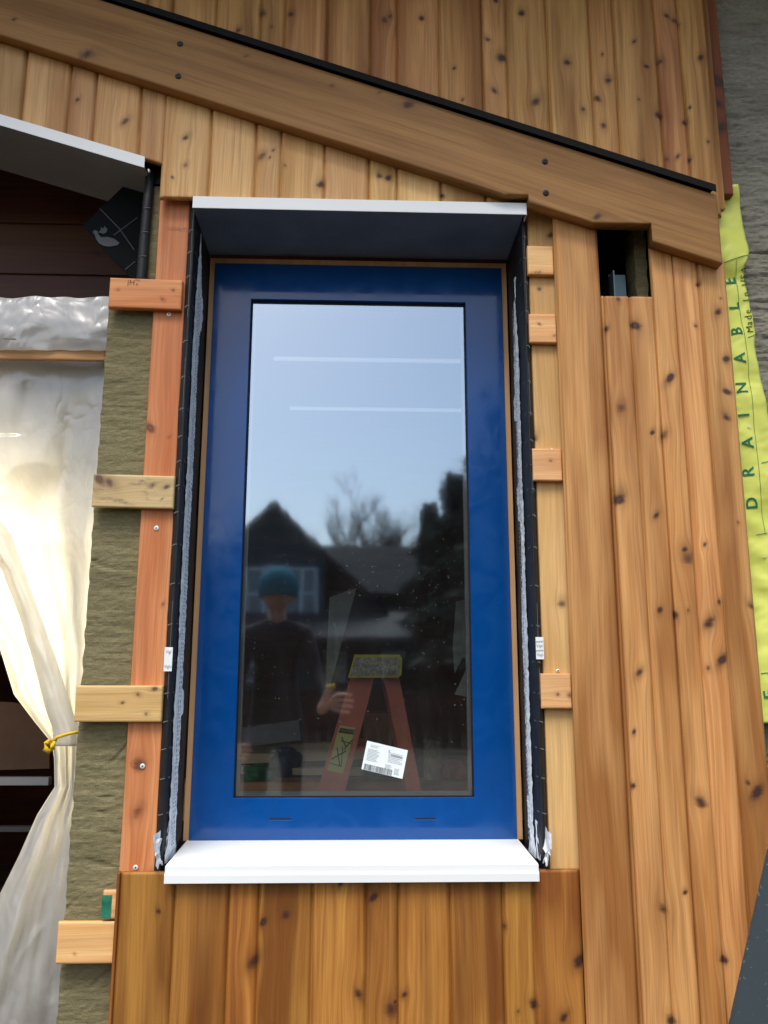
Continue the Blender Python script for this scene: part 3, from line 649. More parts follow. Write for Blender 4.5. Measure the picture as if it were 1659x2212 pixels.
wline((1586, 566), (1657, 1150), .0012, 60)
for (x, z) in ((1.085, 1.425), (1.10, .70), (1.115, .33)):
    q = MB(); q.box(x, x+.011, wrap_y(x, z)-.0030, wrap_y(x, z)-.0018, z+CZ, z+CZ+.0015); q.build('staple', M_screw, ye)
# ------------------------------------------------------------ square hole: dark box with a metal bracket
q = MB(); q.box(HX0+.0, HX1, .20, .22, HZ0+CZ-.03, HZ1+CZ); hb = q.build('hole_backing', M_drk); tag(hb, 'dark recess behind the square hole under the beam notch', 'recess')
M_st = plain('bracket_steel', (.12, .17, .18), .4, .5, .5)
q = MB(); q.box(.752, .802, .10, .104, HZ0+CZ-.02, HZ0+CZ+.118); q.box(.752, .756, .06, .10, HZ0+CZ-.02, HZ0+CZ+.112); tag(q.build('steel_bracket', M_st), 'grey steel bracket glimpsed inside the square hole', 'bracket')
wool('mineral_wool_plug', M_wool, 'shaded mineral wool inside the right side of the square hole', .825, .86, HZ0-.03, HZ1-.06, .075, .08, .003, 21)
# ------------------------------------------------------------ left bay
M_flap = plain('membrane_flap', (.006, .008, .009), .85, .1, bmp=.15, bscale=10)
fl = thing('membrane_flap', P(250, 480, .14), 'black membrane flap with grey bird print hanging in the left bay corner', 'membrane')
q = MB(); pts = [(330, 362), (309, 360), (180, 487), (222, 540), (278, 596), (330, 640)]
q.prism([P(a, b_, .14) for a, b_ in pts], (0, 1, 0), .003); q.build('flap_sheet', M_flap, fl)
def fpt(a, b_, Y=.1385): return P((250+a/3.318)*.6636, (500+b_/3.318)*.6636, Y)
M_fl = plain('fl_line', (.05, .055, .06), .7)
for a, b_ in (((245, 590), (460, 810)), ((460, 810), (620, 1040)), ((400, 880), (655, 690)), ((520, 1255), (630, 1165))): q = MB(); q.bar(fpt(*a), fpt(*b_), .0028, .0008); q.build('printed_line', M_fl, fl)
q = MB(); bird = [(172, 845), (195, 825), (225, 838), (232, 868), (262, 905), (330, 900), (400, 918), (462, 965), (440, 990), (360, 1005), (290, 998), (240, 970), (210, 925), (195, 880)]
q.prism([fpt(a, b_) for a, b_ in bird][::-1], (0, -1, 0), .0006)
q.prism([fpt(a, b_) for a, b_ in [(232, 850), (262, 825), (258, 795), (285, 812), (305, 780), (312, 812), (333, 800), (322, 850), (290, 868)]][::-1], (0, -1, 0), .0006)
q.build('bird_print', plain('bird_grey', (.045, .052, .062), .6), fl)
q = MB(); q.tube([P(325, 372, .045), P(319, 440, .045), P(312, 520, .045), P(306, 600, .045), P(303, 640, .045)], [.013, .0145, .015, .0155, .016], 16)
rm = q.build('rolled_membrane', M_mem, smooth=True); tag(rm, 'rolled black membrane edge standing beside the top of the left batten', 'membrane')
for y in (449, 501, 553): q = MB(); q.tube([P(327-(y-372)*.09-10, y+1, .03), P(327-(y-372)*.09-3, y, .029), P(327-(y-372)*.09+5, y, .031)], .0011, 6); q.build('tick_mark', M_mark, rm)
q = MB(); q.tube([P(322, 372, .02), P(321, 366, .02)], [.004, .003], 10); q.build('screw_head', M_screw, rm)
# dark membrane return above the batten
q = MB(); q.box(-.622, -.580, .060, .075, 1.44+CZ, 1.60+CZ); tag(q.build('membrane_return', M_mem), 'black membrane patch in the corner right of the sloping white trim', 'membrane')
# old timber soffit inside the left bay
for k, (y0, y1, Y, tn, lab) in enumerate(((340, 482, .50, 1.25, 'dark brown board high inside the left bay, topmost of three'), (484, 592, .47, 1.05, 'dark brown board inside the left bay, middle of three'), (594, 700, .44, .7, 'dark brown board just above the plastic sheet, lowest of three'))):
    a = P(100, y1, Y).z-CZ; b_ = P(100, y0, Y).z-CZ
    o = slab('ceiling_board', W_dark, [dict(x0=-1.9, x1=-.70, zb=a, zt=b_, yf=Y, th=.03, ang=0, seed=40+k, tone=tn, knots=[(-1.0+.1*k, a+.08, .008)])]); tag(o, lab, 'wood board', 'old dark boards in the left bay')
# plastic sheet
mt, n, b = newmat('polythene'); n.nodes.remove(b); out = n.nodes['Material Output']
g = nd(n, 'ShaderNodeNewGeometry').outputs['Position']
tl_ = nd(n, 'ShaderNodeBsdfTranslucent'); tl_.inputs[0].default_value = (.92, .90, .84, 1); df = nd(n, 'ShaderNodeBsdfDiffuse'); df.inputs[0].default_value = (.74, .74, .73, 1)
gs = nd(n, 'ShaderNodeBsdfGlossy'); gs.inputs['Roughness'].default_value = .2; gs.inputs[0].default_value = (.9, .93, 1, 1); tp = nd(n, 'ShaderNodeBsdfTransparent'); tp.inputs[0].default_value = (.8, .82, .84, 1)
m1 = nd(n, 'ShaderNodeMixShader', i_Fac=.42); n.links.new(tl_.outputs[0], m1.inputs[1]); n.links.new(df.outputs[0], m1.inputs[2])
m2 = nd(n, 'ShaderNodeMixShader', i_Fac=.12); n.links.new(m1.outputs[0], m2.inputs[1]); n.links.new(tp.outputs[0], m2.inputs[2])
m3 = nd(n, 'ShaderNodeMixShader', i_Fac=.07); n.links.new(m2.outputs[0], m3.inputs[1]); n.links.new(gs.outputs[0], m3.inputs[2]); n.links.new(m3.outputs[0], out.inputs[0])
bm_ = nd(n, 'ShaderNodeBump'); bm_.inputs['Strength'].default_value = .35; bm_.inputs['Distance'].default_value = .05
n.links.new(mathn(n, 'ADD', mathn(n, 'ABSOLUTE', mathn(n, 'SUBTRACT', nz(n, g, 1, 3, .5, (4.5, 4.5, 3.2), .8), .5)), mathn(n, 'MULTIPLY', mathn(n, 'ABSOLUTE', mathn(n, 'SUBTRACT', nz(n, g, 1, 2, .5, (15, 15, 9), .6), .5)), .22)), bm_.inputs['Height'])
for s_ in (df, gs, tl_): n.links.new(bm_.outputs[0], s_.inputs['Normal'])
M_poly = mt
ps = thing('plastic_sheet', P(60, 1600, .15), 'translucent plastic sheet drawn aside and tied, glowing in the left bay', 'plastic sheet')
tkey = [645, 745, 790, 900, 1100, 1250, 1395, 1500, 1560, 1605, 1640, 1700, 1760, 1850, 1950, 2100, 2260]
lkey = [-260, -260, -260, -260, -230, -120, -2, 30, 75, 112, 117, 118, 80, 40, -10, -70, -130]
rkey = [245, 238, 236, 230, 216, 208, 200, 190, 184, 176, 174, 172, 168, 165, 160, 155, 150]
rows = np.linspace(645, 2260, 330); NXs = 150; V, F = [], []
fan = random.Random(4); ph = [fan.uniform(0, 6.28) for _ in range(8)]
for j, y in enumerate(rows):
    xl, xr = np.interp(y, tkey, lkey), np.interp(y, tkey, rkey)
    k = np.interp(y, [645, 900, 1300, 1605, 1800, 2260], [.1, .35, .9, .8, .5, .4]); wpx = (xr-xl)
    for i in range(NXs+1):
        s_ = i/NXs; d = 0
        for h, fq in enumerate((1.6, 2.7, 4.4, 7.5)): d += math.sin(s_*fq*3.14*2+ph[h]+.9*math.sin(y*.005+h))*(.030, .018, .009, .003)[h]
        d *= k*min(1, .35+wpx/420)
        q_ = s_*6; d += .016*abs(((q_*.6+.3*math.sin(y*.006)) % 1)-.5)*k
        d += .014*noise.noise(Vector((s_*4, y*.008, 3)))+.004*noise.noise(Vector((s_*12, y*.014, 8)))+.012*abs(noise.noise(Vector((s_*3+y*.004, y*.006, 15))))
        if y < 760: d += -.020*math.sin((y-645)/115*math.pi)+.012*noise.noise(Vector((s_*7, y*.03, 1)))
        V.append(P(xl+wpx*s_, y+ (6*math.sin(s_*5)+4*math.sin(s_*13) if j < 60 and y > 740 else 0), .165+d))
for j in range(len(rows)-1):
    for i in range(NXs): a = j*(NXs+1)+i; F.append((a, a+NXs+1, a+NXs+2, a+1))
mesh('sheet', V, F, M_poly, ps, smooth=True)
o = slab('fold_batten', W_pale, [dict(x0=-1.7, x1=-.735, zb=P(100, 778, .12).z-CZ, zt=P(100, 752, .12).z-CZ, yf=.115, th=.012, ang=0, seed=33, tone=.75, knots=[])], None)
tag(o, 'thin brown wood strip across the top of the plastic sheet', 'wood strip')
# overlapping upper fold of plastic
V, F = [], []; NXf = 110; rws = np.linspace(642, 757, 40)
for j, y in enumerate(rws):
    for i in range(NXf+1):
        px = -260+(238+260)*i/NXf
        d = .010*noise.noise(Vector((px*.012, y*.02, 4)))+.003*noise.noise(Vector((px*.03, y*.05, 9)))-.012*math.sin((y-642)/115*math.pi)
        V.append(P(px, y+5*noise.noise(Vector((px*.02, 0, j > 30))), .105+d))
for j in range(len(rws)-1):
    for i in range(NXf): a = j*(NXf+1)+i; F.append((a, a+NXf+1, a+NXf+2, a+1))
mesh('folded_top', V, F, M_poly, ps, smooth=True)
V, F = [], []; ty = [1090, 1150, 1230, 1330, 1430, 1520, 1575, 1612]
for j, y in enumerate(np.linspace(1090, 1612, 90)):
    a_ = np.interp(y, ty, [-120, -60, 2, 42, 72, 96, 112, 116]); b2_ = np.interp(y, ty, [-30, 22, 50, 88, 124, 152, 170, 173])
    for i in range(31):
        u = i/30; px = a_+(b2_-a_)*u; V.append(P(px+3*noise.noise(Vector((0, y*.02, 1))), y, .118-.028*math.sin(u*math.pi)+.006*noise.noise(Vector((u*4, y*.015, 6)))))
for j in range(89):
    for i in range(30): a = j*31+i; F.append((a, a+31, a+32, a+1))
fo = mesh('hanging_fold', V, F, M_poly, ps, smooth=True); sm_ = fo.modifiers.new('t', 'SOLIDIFY'); sm_.thickness = .004
M_rope = plain('yellow_cord', (.75, .48, .02), .6, .3, bmp=.5, bscale=400)
q = MB(); q.tube([P(178, 1583, .10), P(165, 1581, .08), P(145, 1586, .07), P(125, 1592, .07), P(112, 1603, .072)], .0042, 10)
q.tube([P(108, 1598, .07), P(100, 1606, .062), P(98, 1618, .062), P(106, 1624, .066), P(114, 1617, .07), P(112, 1607, .074), P(103, 1609, .076), P(104, 1620, .078)], [.004, .007, .008, .007, .0065, .006, .006, .004], 10)
q.tube([P(120, 1598, .075), P(113, 1612, .064), P(108, 1622, .068)], [.004, .006, .004], 10)
tag(q.build('yellow_rope', M_rope, smooth=True), 'yellow cord knotted round the gathered plastic sheet', 'rope')
# things glimpsed inside the left bay
q = MB(); pp = [(-140, 1520), (-40, 1513), (30, 1518), (75, 1532), (104, 1552), (107, 1660), (-140, 1668)]
q.prism([P(a, b_, .75) for a, b_ in pp], (0, 1, 0), .02); tag(q.build('brown_panel', plain('brown_card', (.085, .048, .03), .8, .2, nscale=6)), 'brown round topped panel in the dark behind the plastic sheet', 'panel')
M_rail = plain('grey_rail', (.28, .29, .31), .35, .5, .6)
for k, (y, h, m_, lab) in enumerate(((1688, 17, M_rail, 'bright grey metal rail crossing the dark left bay'), (1792, 10, plain('rail_dark', (.05, .052, .055), .5, .4, .5), 'dull dark metal rail low in the left bay'))):
    q = MB(); a = P(-160, y-h/2, .6); b_ = P(104, y+h/2, .6); q.box(a.x, b_.x, .6, .63, b_.z, a.z); tag(q.build('metal_rail', m_, bevel=.001), lab, 'rail', 'rails inside the left bay')
# work lamp behind the sheet
wl = thing('work_lamp', P(50, 1350, .66), 'lit work lamp hanging behind the glowing plastic sheet', 'lamp')
q = MB(); pl = P(50, 1350, .66); q.tube([pl+Vector((0, .10, 0)), pl+Vector((0, .03, 0)), pl], [.05, .09, .12], 20, cap=False); q.build('lamp_shade', plain('lamp_shell', (.05, .05, .05), .5), wl)
sd = bpy.data.lights.new('work_lamp_light', 'SPOT'); sd.energy = 46; sd.color = (1, .84, .52); sd.spot_size = R(135); sd.spot_blend = .8; sd.shadow_soft_size = .11
lo = bpy.data.objects.new('work_lamp_light', sd); COL.objects.link(lo); lo.location = pl; lo.rotation_euler = Vector((.10, 1, .10)).to_track_quat('Z', 'Y').to_euler(); lo.parent = wl; lo.matrix_parent_inverse = Matrix.Translation(-wl.location)
# ------------------------------------------------------------ room behind the window
M_room = plain('room_brown', (.12, .036, .020), .8, .2, nscale=2, namp=.3, sc=(1, 1, 6))
q = MB(); q.box(-3.2, 3.0, 3.6, 3.7, 0, 4.0); q.box(2.9, 3.0, .27, 3.6, 0, 4.0); q.box(-3.2, -3.1, .27, 3.6, 0, 4.0); q.box(1.09, 3, .262, .30, 0, 4.0); q.box(-3.2, -2.0, .262, .30, 0, 4)
q.box(-2.6, 3, .262, .30, 3.6, 4.0)
tag(q.build('room_wall', M_room), 'dark brown room wall seen dimly through the window', 'wall')
q = MB(); q.box(-3.2, 3, .27, 3.7, 3.0, 3.05); tag(q.build('ceiling', M_room), kind='structure')
q = MB(); q.box(-3.2, 3, .27, 3.7, .005, .02); tag(q.build('floor', plain('subfloor', (.16, .11, .07), .8, .2, nscale=4)), kind='structure')
M_tube = bpy.data.materials.new('tube_glow'); M_tube.use_nodes = True; b = M_tube.node_tree.nodes['Principled BSDF']; b.inputs['Emission Color'].default_value = (.9, .96, 1, 1); b.inputs['Emission Strength'].default_value = .09
for (a, b_, Y, lab) in (((590, 772), (1030, 776), 1.6, 'upper lit strip lamp on the ceiling behind the pane'), ((625, 880), (1040, 882), 2.1, 'lower lit strip lamp on the ceiling behind the pane')):
    pa, pb = P(*a, Y), P(*b_, Y); q = MB(); q.box(pa.x, pb.x, Y, Y+.03, pa.z-.007, pa.z+.007)
    tag(q.build('strip_lamp', M_tube, bevel=.004), lab, 'ceiling lamp', 'strip lamps inside the room')
# step ladder
lad = thing('step_ladder', P(820, 1500, 1.15), 'red fibreglass step ladder with a paint spattered yellow cap, seen through the pane', 'ladder')
M_lr = plain('ladder_red', (.60, .19, .13), .5, .4, nscale=12, namp=.12); M_cap = plain('ladder_yellow', (.75, .74, .08), .5, .4)
mt, n, b = newmat('spattered_cap'); g = nd(n, 'ShaderNodeNewGeometry').outputs['Position']; f = nz(n, g, 55, 5, .7, None, 1.0)
n.links.new(mix(n, ramp(n, f, .38, .62), (.26, .24, .20), (.66, .64, .56)), b.inputs['Base Color']); b.inputs['Roughness'].default_value = .8; bump(n, f, b, .5, .004); M_spat = mt
Yl = 1.10
def lp(px, py, Y=Yl): return P(px, py, Y)
for dy in (0, .44):
    for (a0, a1, b0, b1) in (((757, 1462), (809, 1462), (659, 1800), (722, 1800)), ((829, 1462), (862, 1462), (898, 1800), (928, 1800))):
        q = MB(); pts = [lp(*a0), lp(*a1), lp(*b1), lp(*b0)]
        sh = Vector((0, dy, 0)); pts = [p_+sh for p_ in pts]
        # extend to the floor
        f0 = pts[3]+(pts[3]-pts[0])*((pts[3].z-.03)/(pts[0].z-pts[3].z)); f1 = pts[2]+(pts[2]-pts[1])*((pts[2].z-.03)/(pts[1].z-pts[2].z))
        q.prism([pts[0], pts[1], f1, f0], (0, 1, 0), .024); q.build('ladder_rail', M_lr, lad)
c0, c1, c2, c3 = lp(752, 1464), lp(866, 1464), lp(868, 1418), lp(765, 1418)
q = MB()
cap = [(752, 1464), (860, 1464), (867, 1458), (869, 1424), (864, 1414), (766, 1414)]
q.prism([P(a, b_, 1.07) for a, b_ in cap], (0, 1, 0), .52); q.build('top_cap', M_cap, lad)
q = MB(); q.prism([P(a, b_, 1.0675) for a, b_ in [(756, 1461), (858, 1461), (864, 1456), (865, 1426), (860, 1420), (768, 1420)]], (0, 1, 0), .002); q.build('cap_front', M_spat, lad)
for k in range(1, 4):
    t = k*.27; z = c0.z-t; x = lp(810, 1465).x-.29*t; q = MB(); q.box(x-.055, x+.04, Yl+.025, Yl+.44, z-.012, z+.012); q.build('ladder_step', M_lr, lad)
lb = [(727, 1568), (772, 1573), (735, 1672), (706, 1662)]
lb = [(733, 1567), (768, 1572), (741, 1672), (707, 1664)]
q = MB(); q.prism([lp(a, b_, 1.098) for a, b_ in lb], (0, 1, 0), .001); cl = q.build('caution_label', plain('label_lime', (.60, .64, .24), .6, .3), lad)
q = MB(); q.prism([lp(a, b_, 1.0965) for a, b_ in [(734, 1572), (766, 1577), (763, 1587), (731, 1582)]], (0, 1, 0), .0008)
for a, b_, w_ in (((738, 1592), (748, 1615), .004), ((762, 1597), (742, 1620), .003), ((736, 1600), (758, 1606), .003), ((715, 1640), (748, 1622), .005), ((728, 1615), (734, 1655), .004), ((740, 1612), (737, 1655), .003), ((712, 1648), (738, 1656), .003)): q.bar(lp(*a, 1.0965), lp(*b_, 1.0965), w_, .001)
q.build('label_pictogram', plain('label_ink', (.06, .07, .03), .7), lad)
text('label_lettering', 'CAUTION', .013, lp(749, 1579, 1.0955), R(-8), plain('lime2', (.40, .44, .15), .6), lad)
# clutter on the bench
M_bench = plain('bench_wood', (.40, .22, .10), .6, .3, nscale=6, namp=.2, sc=(1, 1, 6))
q = MB(); zb = P(760, 1690, 1.62).z; q.box(-1.3, 1.3, 1.62, 1.80, zb-.045, zb); q.box(-1.3, -1.24, 1.64, 1.78, .02, zb-.045); q.box(1.24, 1.3, 1.64, 1.78, .02, zb-.045); q.box(-1.24, 1.24, 1.63, 1.65, zb-.16, zb-.047)
tag(q.build('work_bench', M_bench, bevel=.002), 'brown wooden bench behind the ladder along the bottom of the pane', 'bench')
def lump(name, px0, px1, py0, py1, Y, mat, lab, cat, sd=0, group=None, d=.12):
    a, b_ = P(px0, py1, Y), P(px1, py0, Y); q = MB(); r = bmesh.ops.create_icosphere(q.bm, subdivisions=4, radius=1)
    cc = (a+b_)/2; hx, hz = (b_.x-a.x)/2, (b_.z-a.z)/2
    for v in r['verts']:
        nn = 1+.45*noise.noise(v.co*1.6+Vector((sd, 0, 0)))+.2*noise.noise(v.co*4+Vector((sd, 1, 0)))
        u = v.co*nn; u = Vector((math.copysign(abs(u.x)**.8, u.x), u.y, math.copysign(abs(u.z)**.7, u.z)))
        v.co = Vector((cc.x+u.x*hx, cc.y+.05+u.y*d, cc.z+u.z*hz))
    return tag(q.build(name, mat, smooth=True), lab, cat, group)
q = MB()
for k, (ya, yb, Y, hh) in enumerate(((1640, 1625, 2.0, .04), (1618, 1606, 2.5, .04), (1662, 1668, 1.9, .03))):
    a, b_ = P(480, ya, Y), P(880, yb, Y); q = MB(); q.bar(a, b_, hh, .09)
    tag(q.build('lumber_plank', plain('plank_pale', (.52, .44, .30), .7, .2, nscale=8), None), ['pale plank lying low across the room behind the bench', 'long pale plank farthest back behind the ladder', 'grey plank nearest the green bag'][k], 'plank', 'planks inside the room')
zsh = P(600, 1665, .8).z
q = MB(); q.box(-1.3, 1.3, 1.83, 2.9, .30, zb-.002); tag(q.build('low_table', plain('table_dark', (.05, .04, .035), .7, .2), bevel=.003), 'low dark table carrying the clutter behind the bench', 'table')
lump('green_bag', 520, 592, 1655, 1690, 1.72, plain('green_cloth', (.03, .22, .08), .6, .4), 'crumpled green bag on the bench at lower left of the pane', 'bag', 1)
lump('blue_bundle', 580, 650, 1620, 1695, 1.9, plain('navy_cloth', (.03, .045, .11), .7, .3), 'dark blue cloth bundle beside the green bag', 'cloth', 4)
lump('orange_coil', 955, 1012, 1645, 1690, 1.72, plain('orange_red', (.38, .075, .03), .6, .3), 'orange red coil at lower right of the pane', 'coil', 7)
q = MB(); pa = P(930, 1690, .95); r_ = .022
for (pxc, py0, py1, rr_, m_, nm, lab) in ((935, 1692, 1598, .042, plain('can_grey', (.40, .36, .26), .5, .4, nscale=30, namp=.4), 'paint_can', 'pale paint spattered can right of the ladder leg'), (803, 1690, 1655, .036, plain('jar_blue', (.22, .33, .38), .3, .5), 'plastic_cup', 'pale blue plastic cup under the paper label')):
    a, b_ = P(pxc, py0, 1.72), P(pxc, py1, 1.72); q = MB(); q.tube([a, a.lerp(b_, .93), a.lerp(b_, .94), b_], [rr_, rr_, rr_*1.08, rr_*1.08], 20); tag(q.build(nm, m_, smooth=False), lab, 'container')
a, b_ = P(786, 1612, 2.3), P(864, 1540, 2.3); q = MB(); q.box(a.x, b_.x, 2.3, 2.6, zb-.002, b_.z)
tag(q.build('cardboard_box', plain('cardboard', (.26, .14, .06), .8, .2, nscale=5), bevel=.004), 'brown cardboard box between the two ladder rails behind them', 'box')
a, b_ = P(455, 1600, 2.45), P(650, 1575, 2.45); q = MB(); q.bar(a, b_, .10, .2); tag(q.build('rolled_tarp', plain('tarp_grey', (.20, .22, .27), .5, .4, nscale=10, bmp=.4, bscale=9)), 'pale grey rolled tarp at the left behind the bench', 'tarp')
# hanging strips of plastic in the room
M_strip = plain('dusty_plastic', (.26, .29, .29), .5, .3, nscale=4, namp=.15)
for (pts, Y, lab) in (([(712, 1290), (770, 1270), (735, 1400), (712, 1486), (704, 1486), (706, 1400)], 1.4, 'tapering grey plastic strip hanging left of the ladder'), ([(985, 1300), (1040, 1285), (1040, 1440), (1000, 1420), (982, 1455), (978, 1400)], .9, 'pale plastic sheet hanging at the right edge of the pane'), ([(1010, 1440), (1040, 1420), (1040, 1512), (982, 1500)], .88, 'small white plastic corner low at the right edge of the pane')):
    q = MB(); vs = [P(a, b_, Y+.02*math.sin(k*2)) for k, (a, b_) in enumerate(pts)]; q.prism(vs, (0, 1, 0), .002); tag(q.build('hanging_plastic', M_strip), lab, 'plastic', 'plastic hanging inside the room')
# ------------------------------------------------------------ dark sheet lower right
mt, n, b = newmat('speckled_grey'); g = nd(n, 'ShaderNodeNewGeometry').outputs['Position']; f = nz(n, g, 90, 3, .6)
n.links.new(mix(n, ramp(n, f, .64, .70), (.040, .055, .066), (.22, .26, .28)), b.inputs['Base Color']); b.inputs['Roughness'].default_value = .6
q = MB(); a, b_ = P(1668, 1810, -.3), P(1560, 2300, -.3)
q.prism([a, P(1668+200, 1810, -.3), P(1760, 2300, -.3), b_], (0, 1, 0), .012); tag(q.build('grey_sheet', mt, bevel=.001), 'dark grey speckled sheet leaning at the lower right corner', 'sheet')
# unseen eave added above the frame to darken the top of the cladding
q = MB(); q.box(-2.6, 2.4, -.62, .10, 2.42+CZ, 2.46+CZ); tag(q.build('unseen_shade_eave', plain('eave_brown', (.20, .11, .06), .7, .2)), 'unseen brown eave added high above the cladding to shade its top', 'roof')
# ------------------------------------------------------------ street behind the camera (mirrored in the pane)
YV = 24.0
hs_ = MP(620, 1443, YV); hs_.z = 0
house = thing('gabled_house', hs_, 'dark grey gabled house across the yard, mirrored in the pane', 'house')
M_sid = plain('dark_siding', (.042, .062, .07), .8, .2, nscale=1, namp=.2, sc=(1, 1, 12)); M_roof = plain('dark_shingles', (.016, .019, .021), .9, .15, nscale=6, namp=.3)
M_trim = plain('house_trim', (.62, .68, .70), .6, .3); M_pane = plain('house_pane', (.05, .10, .14), .15, .6)
def MZ(px, py, Yv=YV): return MP(px, py, Yv)
Yr = 2*GY-YV
xl, xr_, = MZ(540, 1300).x, MZ(1240, 1300).x; ze = MZ(800, 1290).z; zr = MZ(800, 1157).z
q = MB(); q.box(MZ(430, 1300).x, xr_, Yr-5, Yr, 0, ze); q.build('wall', M_sid, house)
q = MB(); q.prism([Vector((MZ(420, 1).x, Yr+.5, ze-.05)), Vector((xr_+.4, Yr+.5, ze-.05)), Vector((xr_+.4, Yr-3, zr)), Vector((MZ(420, 1).x, Yr-3, zr))], (0, 0, 1), .15); q.build('roof', M_roof, house)
gx = MZ(600, 1112).x; gz = MZ(600, 1108, YV).z; gw = MZ(840, 1330, YV-1).x-gx
Yg2 = Yr+1.0
q = MB(); zl = MZ(840, 1335, YV-1).z
q.prism([Vector((gx-gw, Yg2, 0)), Vector((gx+gw*.45, Yg2, 0)), Vector((gx+gw*.45, Yg2, gz-(gz-zl)*.45)), Vector((gx, Yg2, gz-.15)), Vector((gx-gw, Yg2, zl))], (0, -1, 0), 4); q.build('gable_wall', M_sid, house)
q = MB()
for s_ in (-1, 1):
    e = Vector((gx+s_*gw, Yg2+.35, zl)); t0 = Vector((gx, Yg2+.35, gz)); q.prism([t0, e, e+Vector((0, -4.4, 0)), t0+Vector((0, -4.4, 0))], (0, 0, 1), .14)
q.build('gable_roof', M_roof, house)
for (a, b_, c_, d_) in ((535, 1232, 570, 1335), (576, 1228, 615, 1335), (621, 1232, 648, 1335), (655, 1232, 680, 1335), (530, 1405, 572, 1468), (578, 1405, 615, 1468), (700, 1410, 740, 1468), (830, 1410, 870, 1465)):
    yy = YV-1 if b_ < 1400 else YV-1.02
    A, B = MZ(a, d_, yy), MZ(c_, b_, yy); x0, x1 = sorted((A.x, B.x)); yw = Yg2 if (x1 < gx+gw*.45) else Yr
    q = MB(); q.box(x0, x1, yw, yw+.04, A.z, B.z); wf = q.build('window', M_pane, house)
    q = MB(); t = .07; q.box(x0-t, x0, yw, yw+.07, A.z, B.z); q.box(x1, x1+t, yw, yw+.07, A.z, B.z); q.box(x0-t, x1+t, yw, yw+.07, A.z-t, A.z); q.box(x0-t, x1+t, yw, yw+.07, B.z, B.z+t); q.box(x0, x1, yw+.04, yw+.06, (A.z+B.z)/2-.03, (A.z+B.z)/2+.03); q.build('window_frame', M_trim, wf)
q = MB(); A = MZ(500, 1385, YV-3); B = MZ(900, 1345, YV-3); q.prism([Vector((min(A.x, B.x)-1, Yg2+2, A.z)), Vector((max(A.x, B.x), Yg2+2, A.z)), Vector((max(A.x, B.x), Yg2, B.z+.3)), Vector((min(A.x, B.x)-1, Yg2, B.z+.3))], (0, 0, 1), .14); q.build('porch_roof', plain('porch_grey', (.035, .038, .04), .8), house)
# fence
q = MB(); Yf = 2*GY-12; zf = MP(800, 1490, 12).z
for k in range(60): x = -6+k*.2; q.box(x, x+.185, Yf, Yf+.02, .05, zf+.01*math.sin(k*3))
tag(q.build('board_fence', plain('fence_brown', (.06, .024, .014), .85, .15, nscale=2)), 'brown board fence across the yard, mirrored in the pane', 'fence')
# trees
M_bark = plain('bark', (.06, .05, .042), .95, .1, nscale=8, namp=.3); M_leaf = plain('needle_green', (.055, .07, .05), .9, .1, nscale=1.5, namp=.5)
def bare_tree(base, h, seed, lab, spread=.5):
    rr = random.Random(seed); t = thing('bare_tree', base, lab, 'tree', 'trees mirrored in the pane'); q = MB(); tw = MB()
    def grow(p, d, L, r, lev):
        n_ = 4; pts = [p]; c_ = p.copy(); dd = d.copy()
        for k in range(n_):
            dd = (dd+Vector((rr.uniform(-.13, .13), rr.uniform(-.13, .13), .05))).normalized(); c_ = c_+dd*L/n_; pts.append(c_.copy())
        (q if lev < 2 else tw).tube(pts, [r*(1-.45*k/n_) for k in range(n_+1)], 6 if lev < 2 else 3, cap=False)
        if lev >= 5: return
        for k in range(rr.choice((4, 5)) if lev else 7):
            a = pts[rr.choice((2, 3, 4))]; nd_ = (dd+Vector((rr.uniform(-1, 1), rr.uniform(-1, 1), rr.uniform(-.1, .6)))*spread*1.4).normalized()
            grow(a, nd_, L*rr.uniform(.55, .75), r*.5, lev+1)
    grow(base.copy(), Vector((0, 0, 1)), h*.38, h*.022, 0)
    q.build('trunk', M_bark, t); tw.build('crown', M_bark, t)
def evergreen(base, h, w_, seed, lab):
    rr = random.Random(seed); t = thing('conifer', base, lab, 'tree', 'trees mirrored in the pane'); q = MB(); q.tube([base, base+Vector((0, 0, h*.95))], [h*.02, h*.004], 8); q.build('trunk', M_bark, t)
    V, F = [], []
    for k in range(5200):
        u = rr.random()**.7; z = h*(.06+.94*(1-u*.98)) ; z = h*rr.uniform(.06, 1); rad = w_*(1-z/h)**.8*(.62+.38*math.sin(z*5.3+seed))*rr.uniform(.2, 1)**.6
        a = rr.uniform(0, 6.283); rad *= .8+.3*math.sin(a*5+z*1.7); c_ = base+Vector((math.cos(a)*rad, math.sin(a)*rad, z-.18*rad))
        s_ = rr.uniform(.10, .26); d1 = Vector((math.cos(a), math.sin(a), rr.uniform(-.6, .2)))*s_*1.5; d2 = Vector((rr.uniform(-1, 1), rr.uniform(-1, 1), rr.uniform(-1, 1))).normalized()*s_*.6
        i = len(V); V += [c_-d1, c_+d2, c_+d1, c_-d2]; F.append((i, i+1, i+2, i+3))
    mesh('crown', V, F, M_leaf, t)
p = MP(760, 1443, 34); p.z = 0; bare_tree(p, MP(760, 1035, 34).z, 5, 'bare round crowned tree above the house ridge, mirrored in the pane', .6)
p = MP(650, 1443, 38); p.z = 0; bare_tree(p, MP(650, 1120, 38).z, 9, 'small bare tree right of the gable, mirrored in the pane', .5)
p = MP(880, 1443, 38); p.z = 0; bare_tree(p, MP(880, 1105, 38).z, 12, 'low bare tree over the house roof, mirrored in the pane', .6)
